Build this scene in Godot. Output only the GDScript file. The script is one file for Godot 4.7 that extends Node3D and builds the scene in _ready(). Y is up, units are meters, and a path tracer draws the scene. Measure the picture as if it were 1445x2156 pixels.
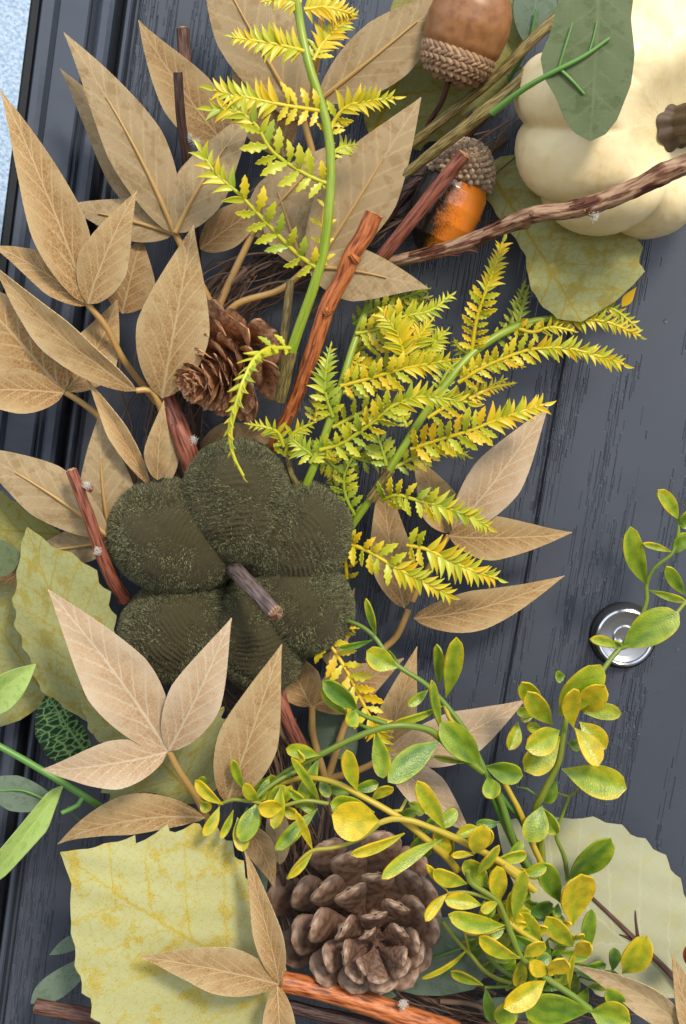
extends Node3D
# An autumn wreath of cloth leaves, cones, acorns and small pumpkins on a dark door. Door plane z = 0, y up, metres.

func _ready():
	rng.seed = 20
	# camera
	var cam := Camera3D.new()
	cam.name = "camera"
	cam.fov = 40.0
	cam.near = 0.02
	cam.far = 400.0
	add_child(cam)
	cam.look_at_from_position(Vector3(0, 0.07219, 0.63794), Vector3(0, 0, 0.05), Vector3(-0.15643, 0.98033, -0.12037))
	cam.current = true
	# sky and sun
	var sky_mat := ProceduralSkyMaterial.new()
	sky_mat.sky_top_color = Color(0.74, 0.79, 0.86)
	sky_mat.sky_horizon_color = Color(0.90, 0.915, 0.935)
	sky_mat.sky_curve = 0.2
	sky_mat.ground_bottom_color = Color(0.44, 0.43, 0.41)
	sky_mat.ground_horizon_color = Color(0.58, 0.57, 0.56)
	sky_mat.sky_energy_multiplier = 1.16
	var sky := Sky.new()
	sky.sky_material = sky_mat
	var env := Environment.new()
	env.background_mode = Environment.BG_SKY
	env.sky = sky
	env.tonemap_mode = Environment.TONE_MAPPER_LINEAR
	env.tonemap_exposure = 1.66
	env.sdfgi_enabled = true
	env.ssao_enabled = true
	env.ssil_enabled = true
	var we := WorldEnvironment.new()
	we.name = "world"
	we.environment = env
	add_child(we)
	var sun := DirectionalLight3D.new()
	sun.name = "sun"
	sun.light_energy = 0.62
	sun.light_color = Color(1.0, 0.96, 0.90)
	sun.light_angular_distance = 11.0
	sun.shadow_enabled = true
	add_child(sun)
	sun.look_at_from_position(Vector3(0.32, 0.80, 0.95), Vector3.ZERO, Vector3(0, 0, 1))

	make_materials()
	make_leaflets()
	door_and_wall()
	wreath_base()
	tan_sprays()
	gold_leaves()
	eucalyptus()
	pumpkins_cones_acorns()
	twigs()
	ferns()
	boxwood()
	droplets()

func door_and_wall():
	var wall := put(self, "wall", null)
	var wb := BoxMesh.new()
	wb.size = m(300, 840, 30)
	wall.mesh = wb
	wall.position = m(-319.2, 0, -9)
	wall.material_override = M.wall_paint
	wall.set_meta("kind", "structure")
	wall.set_meta("label", "pale blue grey rough painted wall left of the door frame")
	wall.set_meta("category", "wall")
	var f := thing("door_frame", "slate grey ribbed door frame strip between pale wall and door", "door frame")
	strip(f, "seal", [-169, -20, -169, 5.5, -168, 6.5, -165.2, 6.5, -164.4, 5.5, -164.4, -8], M.gasket)
	strip(f, "moulding", [-164.3, -8, -164.3, 6, -163.4, 7.6, -160.5, 8.2, -158.4, 7.2, -157.6, 4.6, -157.0, 3.4, -156.4, 4.0, -144.2, 4.0, -143.4, 3.2, -143.0, 0.6, -142.4, 0.4, -141.9, 3.0, -141.2, 3.8, -140.2, 1.6, -139.6, 1.4], M.door_smooth)
	strip(f, "moulding", [-139.6, 1.0, -138.9, 5.0, -137.6, 6.4, -134.6, 6.6, -132.8, 5.2, -132.2, -14], M.door_smooth)
	strip(f, "gap", [-132.6, -13, -128.6, -13], M.gasket)
	var d := thing("door", "dark slate grey wood grained door behind the wreath", "door")
	strip(d, "bead", [-128.6, -14, -128.5, 1.4, -127.8, 2.6, -126.4, 2.8, -125.7, 1.6, -125.3, -5.0, -123.6, -5.5, -122.9, -1.2], M.door_smooth)
	strip(d, "panel", [-122.9, -1.3, -122.2, 0, 0, 0, 84.6, 0, 85.3, -0.5, 85.9, -2.4], M.door_paint)
	strip(d, "panel", [85.8, -2.5, 87.2, -2.5, 87.9, -0.6, 88.6, 0, 160, 0, 340, 0, 760, 0], M.door_paint)
	var at: Vector3 = m(136.1, -42.2, 0)
	var vw := thing("door_viewer", "round steel door viewer with bright rim on the dark door", "door viewer")
	vw.position = at
	disc_ring(vw, "washer", Vector3.ZERO, [15.6, 0.0, 15.4, 1.2, 14.8, 1.8, 12.0, 2.0], M.rubber)
	disc_ring(vw, "rim", Vector3.ZERO, [13.4, 1.5, 13.6, 5.2, 13.2, 6.2, 12.4, 6.6, 11.7, 6.2, 11.3, 5.2], M.chrome)
	disc_ring(vw, "dish", Vector3.ZERO, [11.4, 5.3, 9.0, 4.4, 6.2, 3.9, 5.4, 3.8], M.steel)
	disc_ring(vw, "lens_cover", Vector3.ZERO, [5.5, 3.7, 5.3, 4.3, 4.8, 4.6, 4.0, 4.3, 2.0, 4.0, 0.02, 3.95], M.chrome)

func wreath_base():
	vine_ring([m(46.4, 169, 20), m(32, 156.8, 20), m(11.1, 133.3, 20), m(-22.5, 109.7, 20), m(-57, 89.9, 20), m(-73.6, 60.4, 20), m(-79.2, 25.9, 20), m(-71.2, -15.5, 20), m(-52.8, -69, 20), m(-19.3, -105.6, 20), m(-3, -141.1, 20), m(20.6, -194.4, 20), m(62.3, -219.9, 20), m(107.7, -226.4, 20), m(174.5, -226.9, 20)], 460)

func tan_sprays():
	var t: Node3D
	# upper left
	t = thing("tan_spray", "tan three-part cloth leaf with the long lobe over the door frame", "leaf spray", "tan cloth leaf sprays")
	leaflet(t, m(-117.8, 69.2, 52), m(-165.8, 148.8, 50), 11.8, 11.2, "front", {"bow": 3.5, "arc": 6, "fold": 3.0})
	leaflet(t, m(-117.4, 69.3, 53), m(-102.3, 117.2, 56), 10.0, 11.2, "front", {"bow": -1.5, "arc": 3})
	leaflet(t, m(-118.1, 68.8, 51), m(-162.7, 86.1, 46), 7.0, 9.2, "front", {"bow": 3, "arc": 2})
	stem(t, [m(-118, 69.2, 51), m(-109.6, 60.7, 47), m(-101.3, 48, 42), m(-86.4, 32.1, 34)], 1.3, 1.5, M.tan_rib)
	t = thing("tan_spray", "tan underside leaf trio pointing up, its ribs raised, left of the fern", "leaf spray", "tan cloth leaf sprays")
	leaflet(t, m(-87.8, 103.8, 40), m(-144.6, 176.9, 42), 11.8, 13.0, "back", {"bow": 3.5, "arc": 5, "pk": 0.42})
	leaflet(t, m(-87.3, 104.1, 42), m(-61, 160.6, 38), 11.0, 11.5, "back", {"bow": -2, "arc": 3})
	leaflet(t, m(-88.6, 103.8, 38), m(-138.7, 107.9, 30), 7.8, 9.8, "back", {"bow": 1, "arc": 2})
	stem(t, [m(-88, 104.2, 39), m(-79.1, 90.8, 36), m(-70.6, 79.1, 34), m(-66.3, 67.7, 30)], 1.4, 1.6, M.tan_rib)
	t = thing("tan_leaf", "pale tan leaf edge showing behind the upper left underside trio", "leaf", "tan cloth leaf sprays")
	leaflet(t, m(-95, 108, 28), m(-146.8, 164.6, 30), 12.0, 11.0, "back", {"bow": 2, "no_rib": true})
	t = thing("tan_leaf", "coarse woven tan leaf behind the thin dark twig at top left", "leaf", "tan cloth leaf sprays")
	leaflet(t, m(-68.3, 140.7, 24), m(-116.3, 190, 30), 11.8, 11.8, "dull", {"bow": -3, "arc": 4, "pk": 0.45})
	t = thing("tan_spray", "two broad tan leaves cut by the top edge behind the fern", "leaf spray", "tan cloth leaf sprays")
	leaflet(t, m(-42.1, 158.9, 30), m(-96.5, 227, 38), 15.0, 19.0, "back", {"bow": -1, "arc": 3, "pk": 0.5})
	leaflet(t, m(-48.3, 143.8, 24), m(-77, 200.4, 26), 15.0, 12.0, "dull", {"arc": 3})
	stem(t, [m(-42.1, 159, 29), m(-36.1, 145.5, 26), m(-31.7, 132.3, 24)], 1.4, 1.5, M.tan_rib)
	t = thing("tan_leaf", "broad tan underside leaf with long rib left of the brown acorn", "leaf", "tan cloth leaf sprays")
	leaflet(t, m(-36.7, 167.2, 36), m(16.1, 222.7, 44), 12.0, 14.0, "back", {"bow": 1, "arc": 3, "pk": 0.45})
	stem(get_node("tan_spray_002"), [m(-40.5, 205.1, 62), m(-38.7, 191.1, 60), m(-39.1, 176.2, 50), m(-39.2, 162.6, 40)], 1.2, 1.4, M.tan_rib)
	t = thing("tan_spray", "tan underside leaf pair at centre with the orange twig lying across", "leaf spray", "tan cloth leaf sprays")
	leaflet(t, m(-29, 96.4, 40), m(4.4, 173.7, 46), 17.0, 15.0, "back", {"bow": 1, "arc": 5, "pk": 0.48})
	leaflet(t, m(-30.3, 98.7, 42), m(20.1, 96.4, 50), 10.0, 12.0, "back", {"bow": -2, "arc": 4, "pk": 0.42})
	leaflet(t, m(-32.7, 99.2, 34), m(-55.7, 141.9, 30), 11.0, 11.0, "back", {"arc": 3})
	stem(t, [m(-30.4, 98.8, 40), m(-41, 87.7, 36), m(-58.3, 79, 34), m(-65.6, 67.8, 30)], 1.4, 1.6, M.tan_rib)
	t = thing("tan_spray", "dull tan leaves half hidden behind the fern's left fronds", "leaf spray", "tan cloth leaf sprays")
	leaflet(t, m(-56.9, 108.7, 30), m(-27.7, 151.6, 34), 12.0, 13.0, "back", {"arc": 3})
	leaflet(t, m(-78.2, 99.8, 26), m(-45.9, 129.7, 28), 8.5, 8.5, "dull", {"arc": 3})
	stem(t, [m(-56.9, 108.7, 30), m(-62.4, 90.7, 30), m(-66.5, 75.8, 29), m(-66.5, 67.7, 28)], 1.5, 1.7, M.tan_rib)
	# left
	t = thing("tan_spray", "upright golden tan leaf and long narrow leaf left of the upper cone", "leaf spray", "tan cloth leaf sprays")
	leaflet(t, m(-82.1, 35.5, 50), m(-77.3, 107.3, 60), 15.0, 15.0, "front", {"bow": 0, "arc": 5, "pk": 0.42, "fold": 3})
	leaflet(t, m(-92.7, 37, 54), m(-158.6, 78.3, 56), 9.5, 7.8, "front", {"bow": -1.0, "arc": 4, "fold": 3, "pk": 0.5, "roll": -0.35})
	stem(t, [m(-93, 36.9, 52), m(-87.2, 37.9, 50), m(-83.4, 32.8, 48), m(-80.4, 24.7, 40)], 1.3, 1.6, M.tan_rib)
	t = thing("tan_spray", "tan leaf trio with pale veins cut by the left edge", "leaf spray", "tan cloth leaf sprays")
	leaflet(t, m(-124.2, 31, 44), m(-172.8, 73.7, 46), 15.0, 17.5, "front", {"arc": 4})
	leaflet(t, m(-124.3, 30.7, 45), m(-173.1, 22.1, 44), 10.0, 9.0, "front", {"arc": 4, "bow": 2})
	leaflet(t, m(-124.3, 31.4, 42), m(-108, 72.9, 34), 11.0, 12.0, "front", {"arc": 2, "bow": 2})
	stem(t, [m(-124.2, 31, 43), m(-116.6, 27.2, 40), m(-108.3, 21.1, 36), m(-103.8, 10, 30)], 1.3, 1.5, M.tan_rib)
	t = thing("tan_leaf", "small dark veined tan leaf between the two left leaf groups", "leaf", "tan cloth leaf sprays")
	leaflet(t, m(-106.2, 67.5, 34), m(-102.8, 100.6, 30), 11.0, 12.0, "dull", {"arc": 2})
	t = thing("tan_leaf", "plain tan cloth leaf behind the upper cone's left side", "leaf", "tan cloth leaf sprays")
	leaflet(t, m(-72.2, 30.9, 14), m(-83.6, 85.8, 20), 10.0, 9.0, "back", {"no_rib": true})
	t = thing("tan_leaf", "brown tan leaf tucked between upper cone and velvet pumpkin", "leaf", "tan cloth leaf sprays")
	leaflet(t, m(-66.4, 13.4, 24), m(-30.6, 28.7, 26), 9.0, 9.0, "dull", {})
	t = thing("tan_spray", "tan leaf group above the velvet pumpkin's left lobe", "leaf spray", "tan cloth leaf sprays")
	leaflet(t, m(-82.8, -1.6, 48), m(-114.4, 38, 50), 4.6, 4.4, "front", {"bow": 1, "arc": 2, "fold": 3, "pk": 0.5})
	leaflet(t, m(-96.3, -29.5, 40), m(-107.2, 25.3, 46), 10.5, 13.0, "back", {"bow": -1.5, "arc": 3, "pk": 0.4})
	leaflet(t, m(-79, 1.5, 52), m(-80.3, 34.8, 60), 5.8, 5.6, "front", {"arc": 2})
	leaflet(t, m(-76.2, -0.9, 44), m(-80.6, 33.1, 44), 4.0, 5.0, "back", {"no_rib": true})
	leaflet(t, m(-97, -26, 48), m(-161.9, 2, 46), 11.8, 12.0, "back", {"bow": 3, "arc": 4, "pk": 0.45})
	leaflet(t, m(-96.5, -29.6, 40), m(-133.3, -41.3, 36), 7.5, 8.5, "back", {"arc": 2})
	t = thing("tan_leaf", "tan leaf corner at the left edge between the green leaves", "leaf", "tan cloth leaf sprays")
	leaflet(t, m(-130.9, -45.7, 26), m(-154.6, -68.9, 26), 6.0, 7.0, "front", {})
	# front trio
	t = thing("tan_spray", "pale rosy tan leaf trio in front of the velvet pumpkin's lower left", "leaf spray", "tan cloth leaf sprays")
	leaflet(t, m(-55.2, -105, 80), m(-111.3, -44.7, 86), 15.0, 14.0, "rose", {"bow": 2.5, "arc": 4, "pk": 0.45})
	leaflet(t, m(-55.1, -104.6, 80), m(-36.5, -43.8, 92), 11.0, 10.5, "rose", {"bow": 0.5, "arc": 4, "pk": 0.45})
	leaflet(t, m(-55.7, -105.3, 80), m(-106.4, -121.9, 76), 10.5, 9.8, "rose", {"bow": -1.0, "arc": 4, "pk": 0.4})
	stem(t, [m(-55.1, -105.3, 79), m(-50.8, -113.9, 74), m(-42.8, -127.2, 64), m(-36.4, -142.7, 50)], 1.4, 1.7, M.tan_rib)
	t = thing("tan_leaf", "upright tan leaf below the velvet pumpkin, tip over its bottom lobe", "leaf", "tan cloth leaf sprays")
	leaflet(t, m(-28.8, -125.4, 72), m(-15.3, -52.8, 84), 12.5, 12.0, "front", {"bow": -0.5, "arc": 5, "pk": 0.45, "fold": 2.5})
	t = thing("tan_leaf", "arched tan leaf lying above the big gold leaf at lower left", "leaf", "tan cloth leaf sprays")
	leaflet(t, m(-37.9, -139.1, 56), m(-99.1, -163.2, 54), 6.0, 12.0, "front", {"bow": 7.5, "arc": 6, "pk": 0.45})
	t = thing("tan_spray", "tan leaf trio over the big gold leaf beside the lower cone", "leaf spray", "tan cloth leaf sprays")
	leaflet(t, m(4.5, -200.2, 72), m(-53.9, -193.8, 82), 10.0, 11.2, "front", {"bow": 3.5, "arc": 5, "pk": 0.45})
	leaflet(t, m(4.5, -199.3, 73), m(-19.3, -141.2, 80), 6.0, 6.2, "front", {"bow": 2.0, "arc": 3, "fold": 3, "pk": 0.4})
	leaflet(t, m(4, -201, 72), m(10.4, -234.4, 70), 7.0, 7.2, "front", {"arc": 2, "pk": 0.55})
	t = thing("tan_leaf", "small shaded tan leaf left of the lower cone's top", "leaf", "tan cloth leaf sprays")
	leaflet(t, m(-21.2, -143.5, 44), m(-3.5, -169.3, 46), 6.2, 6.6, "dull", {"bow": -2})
	leaflet(t, m(-3.1, -162.2, 36), m(-12.1, -123.3, 38), 5.0, 6.0, "back", {"no_rib": true})
	# right of the pumpkin
	t = thing("tan_spray", "tan leaf pair pointing right on the door beneath the fern tips", "leaf spray", "tan cloth leaf sprays")
	leaflet(t, m(49.7, -5.2, 20), m(81.2, 55.9, 28), 11.8, 11.2, "rose", {"bow": -0.5, "arc": 5, "fold": 4, "pk": 0.48})
	leaflet(t, m(47.9, -6.8, 20), m(100.2, 4.6, 26), 10.0, 9.8, "front", {"bow": 1.5, "arc": 4, "pk": 0.36})
	leaflet(t, m(49, -5.9, 16), m(27.7, 26.5, 14), 9.0, 9.0, "front", {})
	stem(t, [m(47.9, -6.9, 19), m(42.1, -21.9, 15), m(37.1, -39.6, 12)], 1.3, 1.5, M.tan_rib)
	t = thing("tan_spray", "single long tan leaf below the leaf pair, left of the door viewer", "leaf spray", "tan cloth leaf sprays")
	leaflet(t, m(38.6, -45.6, 22), m(100.2, -15.4, 28), 8.5, 9.5, "front", {"bow": 2.5, "arc": 4, "pk": 0.40})
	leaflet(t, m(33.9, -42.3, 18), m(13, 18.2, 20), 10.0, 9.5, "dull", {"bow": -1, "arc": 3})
	stem(t, [m(35.7, -43.1, 18), m(32.6, -56.3, 15), m(27.3, -64, 14), m(20.2, -81.2, 12)], 1.5, 1.7, M.tan_rib)
	t = thing("tan_leaf", "sliver of tan leaf behind the velvet pumpkin's right edge", "leaf", "tan cloth leaf sprays")
	leaflet(t, m(3.9, -73, 20), m(9.2, -35.4, 24), 7.0, 6.0, "back", {"no_rib": true})
	t = thing("tan_spray", "dull tan leaves behind the yellow fern under the velvet pumpkin", "leaf spray", "tan cloth leaf sprays")
	leaflet(t, m(-0.4, -91.4, 26), m(-21.5, -63.1, 24), 9.5, 10.0, "front", {"arc": 2})
	leaflet(t, m(0.1, -91.8, 24), m(37, -64.4, 20), 11.0, 10.0, "dull", {"arc": 3})
	stem(t, [m(-0.2, -91.2, 25), m(2.6, -105.9, 22), m(11, -126, 18)], 1.5, 1.8, M.tan_rib)
	t = thing("tan_spray", "tan leaf trio on the door behind the middle boxwood sprig", "leaf spray", "tan cloth leaf sprays")
	leaflet(t, m(35.9, -108.6, 26), m(41.8, -56.3, 30), 8.5, 9.2, "front", {"arc": 3, "bow": -1})
	leaflet(t, m(35.3, -108.1, 28), m(92.4, -72.2, 34), 11.8, 11.2, "rose", {"arc": 4, "bow": 2.0, "pk": 0.5})
	leaflet(t, m(35.8, -108.1, 28), m(77.6, -132.4, 40), 9.5, 8.5, "rose", {"arc": 4, "bow": -1, "pk": 0.5})
	stem(t, [m(35.9, -108.6, 26), m(26.1, -117.7, 22), m(12.1, -125.8, 18)], 1.5, 1.8, M.tan_rib)
	stem(t, [m(20.2, -80.7, 14), m(15.7, -100.8, 17), m(12.1, -125.8, 18)], 1.5, 1.8, M.tan_rib)
	t = thing("tan_leaf", "twisted tan leaf at lower right curling down beneath the boxwood", "leaf", "tan cloth leaf sprays")
	leaflet(t, m(187.4, -203.5, 60), m(128.6, -178.1, 56), 7.5, 6.0, "back", {"bow": 6, "arc": 5, "fold": -6, "no_rib": true, "pk": 0.5})
	t = thing("tan_leaf", "tan leaf tip at the lower right corner", "leaf", "tan cloth leaf sprays")
	leaflet(t, m(186.5, -203.7, 64), m(166.8, -162.4, 66), 5.0, 8.0, "front", {"bow": 0})

func gold_leaves():
	var t: Node3D
	t = thing("gold_leaf", "sage leaf with gold veins and toothed edge left of the velvet pumpkin", "leaf", "toothed leaves brushed with gold")
	leaf(t, "blade", m(-86.7, -110.9, 44), m(-130.6, -27.1, 52), 21.6, 24.6, M.gold_leaf, {"L": [0.00, 0.4, 0.09, 8.8, 0.25, 18.5, 0.33, 21.6, 0.47, 19.7, 0.58, 20.2, 0.70, 17.2, 0.83, 10.6, 0.95, 4.1, 1.00, 0.2], "R": [0.00, 0.4, 0.09, 11.4, 0.26, 17.4, 0.48, 22.9, 0.61, 24.6, 0.75, 21.4, 0.84, 13.9, 0.88, 8.6, 0.95, 4.0, 1.00, 0.2], "teeth": 9, "arc": 5, "wave": 0.8, "ns": 7, "deep": 0.10})
	t = thing("gold_leaf", "sage gold leaf behind the toothed one at the left edge", "leaf", "toothed leaves brushed with gold")
	leaf(t, "blade", m(-116, -107, 28), m(-160.1, -59, 26), 30.2, 17.7, M.gold_leaf, {"L": [0.00, 18.6, 0.02, 26.2, 0.28, 30.2, 0.69, 19.5, 1.00, 0.2], "R": [0.00, 0.4, 0.19, 10.1, 0.56, 16.4, 0.75, 17.7, 0.92, 9.5, 1.00, 0.2], "teeth": 7, "wave": 0.8, "ns": 6})
	t = thing("gold_leaf", "small gold brushed leaf beside the dark net-veined leaf", "leaf", "toothed leaves brushed with gold")
	leaf(t, "blade", m(-64, -114.1, 46), m(-102.5, -88.2, 50), 16.9, 11.3, M.gold_leaf, {"L": [0.00, 0.4, 0.26, 11.0, 0.47, 16.9, 0.68, 11.4, 0.85, 6.2, 1.00, 0.2], "R": [0.00, 0.4, 0.21, 11.3, 0.58, 8.9, 0.85, 4.7, 1.00, 0.2], "teeth": 6, "wave": 0.5, "ns": 5})
	t = thing("gold_leaf", "sage gold leaf under the rosy tan trio's stalk", "leaf", "toothed leaves brushed with gold")
	leaf(t, "blade", m(-42.4, -138.5, 40), m(-77.7, -108.3, 44), 30.9, 38.5, M.gold_leaf, {"L": [0.00, 0.4, 0.23, 15.5, 0.44, 26.5, 0.54, 30.9, 0.76, 28.5, 0.92, 18.7, 1.00, 0.2], "R": [0.00, 18.2, 0.24, 30.6, 0.53, 38.5, 0.86, 30.2, 1.00, 16.4], "teeth": 8, "wave": 0.8, "ns": 6})
	t = thing("gold_leaf", "big pale gold leaf with toothed edge at lower left", "leaf", "toothed leaves brushed with gold")
	leaf(t, "blade", m(9.4, -208.9, 56), m(-96.3, -161.9, 62), 58.1, 48.7, M.gold_pale, {"L": [0.00, 27.9, 0.12, 44.0, 0.34, 57.5, 0.53, 58.1, 0.61, 50.7, 0.70, 43.0, 0.77, 32.7, 0.85, 20.7, 0.90, 9.1, 1.00, 0.2], "R": [0.00, 0.4, 0.10, 13.7, 0.26, 27.6, 0.44, 42.3, 0.54, 48.7, 0.63, 46.7, 0.72, 35.3, 0.72, 39.8, 0.79, 22.7, 0.80, 26.4, 0.91, 10.7, 1.00, 0.2], "teeth": 13, "arc": 9, "wave": 1.0, "ns": 9, "deep": 0.07, "fold": -3})
	t = thing("gold_leaf", "olive leaf dusted with gold glitter below the cream pumpkin", "leaf", "toothed leaves brushed with gold")
	leaf(t, "blade", m(36.9, 153.3, 22), m(86.5, 94, 40), 41.7, 11.8, M.gold_leaf, {"L": [0.00, 8.2, 0.11, 24.8, 0.53, 39.4, 0.73, 41.7, 0.96, 32.3, 1.00, 17.3, 1.00, 6.9], "R": [0.00, 0.4, 0.10, 7.2, 0.29, 7.2, 0.45, 5.9, 0.55, 6.2, 0.68, 10.9, 0.79, 11.8, 0.92, 8.3, 1.00, 0.2], "teeth": 9, "arc": 4, "wave": 1.2, "ns": 8, "deep": 0.07})
	t = thing("gold_leaf", "shade darkened olive leaf with bold gold veins behind the brown acorn", "leaf", "toothed leaves brushed with gold")
	leaf(t, "blade", m(-13.6, 158.1, 18), m(11, 232.3, 22), 18.9, 46.0, M.gold_shady, {"L": [0.00, 0.4, 0.11, 9.1, 0.30, 14.5, 0.58, 18.9, 0.89, 13.4, 1.00, 0.2], "R": [0.00, 0.4, 0.05, 20.9, 0.27, 37.2, 0.55, 46.0, 0.84, 43.0, 1.00, 29.4], "teeth": 8, "wave": 0.8, "ns": 7, "arc": 3})
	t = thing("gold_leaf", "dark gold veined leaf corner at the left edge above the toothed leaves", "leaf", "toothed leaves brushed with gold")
	leaf(t, "blade", m(-119.4, -30.9, 34), m(-164.9, -35, 34), 15.2, 17.9, M.gold_shady, {"L": [0.00, 0.4, 0.13, 9.8, 0.49, 15.2, 0.81, 14.1, 1.00, 0.2], "R": [0.00, 0.4, 0.28, 9.6, 0.60, 17.9, 0.83, 17.2, 1.00, 0.2], "teeth": 6, "ns": 6})
	t = thing("cream_leaf", "large cream leaf back with brown rib at lower right", "leaf", "toothed leaves brushed with gold")
	var l := leaf(t, "blade", m(188, -195.4, 32), m(91.1, -133.2, 18), 27.9, 42.2, M.cream_back, {"L": [0.00, 0.4, 0.27, 27.9, 0.65, 24.5, 0.88, 10.6, 1.00, 0.2], "R": [0.00, 0.4, 0.14, 26.0, 0.31, 36.4, 0.37, 39.3, 0.47, 42.2, 0.55, 40.9, 0.67, 37.8, 0.75, 32.2, 0.83, 22.6, 0.94, 9.9, 1.00, 0.2], "teeth": 10, "ns": 9, "arc": 5, "deep": 0.05, "wave": 0.8})
	tube(l, "midrib", [m(189.6, -195, 34.5), m(177.6, -184.8, 35), m(157.4, -170.7, 32.5), m(137.1, -156.9, 29.5)], 1.6, 0.8, M.bark_brown, 8)
	tube(l, "rib", [m(161.1, -173.3, 33), m(157.8, -162.1, 31.5), m(156.3, -151.9, 29.5)], 0.8, 0.35, M.bark_brown, 6)
	tube(l, "rib", [m(161.1, -173.3, 33), m(151.4, -171.5, 31), m(141.2, -173.2, 29)], 0.8, 0.35, M.bark_brown, 6)
	t = thing("gold_leaf", "tip of a gold leaf above the cream pumpkin at top right", "leaf", "toothed leaves brushed with gold")
	leaf(t, "blade", m(122.6, 244, 20), m(101, 229.4, 20), 6.0, 6.0, M.gold_shady, {"teeth": 4})
	t = thing("yellow_leaf", "tiny yellow leaf tip beyond the glitter dusted leaf", "leaf")
	leaf(t, "blade", m(106.5, 104.3, 14), m(110.8, 113.3, 16), 2.2, 2.2, M.fern_orange, {})

func eucalyptus():
	var t: Node3D
	var l: MeshInstance3D
	t = thing("eucalyptus_leaf", "dark green hanging leaf with bright ribs in front of the cream pumpkin", "leaf", "eucalyptus leaves")
	l = leaf(t, "blade", m(62, 221, 96), m(69.5, 158.3, 98), 14.4, 20.3, M.eucalyptus, {"L": [0.00, 0.4, 0.13, 13.2, 0.30, 12.4, 0.51, 14.4, 0.67, 13.7, 0.87, 9.6, 0.97, 5.0, 1.00, 0.2], "R": [0.00, 0.4, 0.14, 13.9, 0.40, 17.1, 0.53, 20.3, 0.65, 18.5, 0.76, 13.7, 0.89, 9.7, 0.96, 5.6, 1.00, 0.2], "ns": 7, "arc": 3, "fold": -1.5, "wave": 0.5})
	tube(l, "midrib", [m(32.4, 165.1, 84), m(41.7, 173.6, 93), m(51.3, 180.3, 100.5), m(61.4, 187.5, 101.5), m(69.7, 195.4, 101)], 1.35, 0.6, M.green_rib, 8)
	tube(l, "rib", [m(53.1, 181.6, 100.5), m(54, 189.5, 101.5), m(55.3, 198.7, 101)], 0.5, 0.3, M.green_rib, 6)
	tube(l, "rib", [m(53.7, 181.7, 100.5), m(58.7, 178.3, 101), m(64, 174.3, 100.5)], 0.75, 0.5, M.green_rib, 6)
	tube(l, "rib", [m(63, 188.8, 101.3), m(63.8, 194.5, 101), m(64.1, 201.2, 100.5)], 0.4, 0.25, M.green_rib, 6)
	t = thing("eucalyptus_leaf", "grey green leaf at the top edge beside the brown acorn", "leaf", "eucalyptus leaves")
	l = leaf(t, "blade", m(46, 202.8, 30), m(45.9, 244, 34), 9.0, 9.0, M.eucalyptus_grey, {"ns": 5})
	tube(l, "midrib", [m(40.3, 189, 26), m(45.7, 203.5, 31), m(46.5, 217.4, 34)], 1.0, 0.5, M.green_rib, 6)
	t = thing("net_leaf", "dark teal leaf with pale net veins at left", "leaf", "eucalyptus leaves")
	leaf(t, "blade", m(-93.8, -127.4, 34), m(-116, -101.2, 36), 15.6, 5.9, M.net_leaf, {"L": [0.02, 9.6, 0.26, 15.6, 0.62, 14.7, 0.85, 9.3, 1.00, 0.2], "R": [0.00, 0.4, 0.17, 4.2, 0.40, 5.9, 0.73, 3.9, 1.00, 0.2], "ns": 6, "arc": 3, "fold": -1.5})
	t = thing("eucalyptus_leaf", "dark green rounded leaf at the left edge", "leaf", "eucalyptus leaves")
	leaf(t, "blade", m(-154.1, -48.6, 44), m(-132.3, -39.9, 48), 8.5, 7.5, M.eucalyptus, {"tip": 2.6, "pk": 0.6})
	t = thing("eucalyptus_sprig", "pale green sprig with curled leaves at lower left", "sprig", "eucalyptus leaves")
	stem(t, [m(-134.3, -117.7, 62), m(-115.4, -125.7, 60), m(-91.1, -137.8, 56), m(-81.4, -147.2, 46), m(-74.3, -158.4, 36)], 1.5, 1.7, M.green_rib)
	stem(t, [m(-90.5, -137.7, 56), m(-92.3, -141.6, 58), m(-98.5, -145.5, 60)], 1.1, 1.0, M.green_rib)
	leaf(t, "leaf", m(-99.7, -133.7, 60), m(-126.9, -183.7, 66), 6.0, 4.9, M.pale_green, {"L": [0.00, 0.4, 0.28, 6.0, 0.54, 4.8, 0.74, 3.8, 1.00, 0.2], "R": [0.00, 0.4, 0.07, 3.4, 0.35, 4.1, 0.65, 4.9, 1.00, 0.2], "ns": 5, "arc": 6, "fold": 4, "nt": 20})
	leaf(t, "leaf", m(-141.2, -106.8, 64), m(-116.1, -80.7, 68), 6.0, 8.0, M.pale_green, {"fold": 5, "arc": 5, "pk": 0.55, "tip": 2.6})
	l = leaf(t, "leaf", m(-101.8, -144.8, 50), m(-140.9, -140.5, 50), 8.0, 8.0, M.eucalyptus_grey, {"arc": 3, "pk": 0.5})
	tube(l, "midrib", [m(-104.4, -144.2, 53), m(-117, -140.6, 54), m(-127.4, -142.6, 53)], 0.7, 0.4, M.green_rib, 6)
	stem(t, [m(-97.5, -146.3, 50), m(-93.3, -152.4, 46), m(-89.5, -158.3, 40)], 0.9, 0.8, M.eucalyptus_grey)
	t = thing("eucalyptus_sprig", "two narrow dark teal leaves beside the big pale gold leaf", "sprig", "eucalyptus leaves")
	leaf(t, "leaf", m(-83.4, -210.6, 30), m(-100.5, -224.7, 28), 3.4, 3.4, M.eucalyptus_grey, {"tip": 2.2, "pk": 0.5})
	leaf(t, "leaf", m(-77.7, -217.9, 32), m(-105.6, -248.1, 30), 6.0, 6.0, M.eucalyptus_grey, {"tip": 3.2, "pk": 0.65, "arc": 2})
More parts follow.
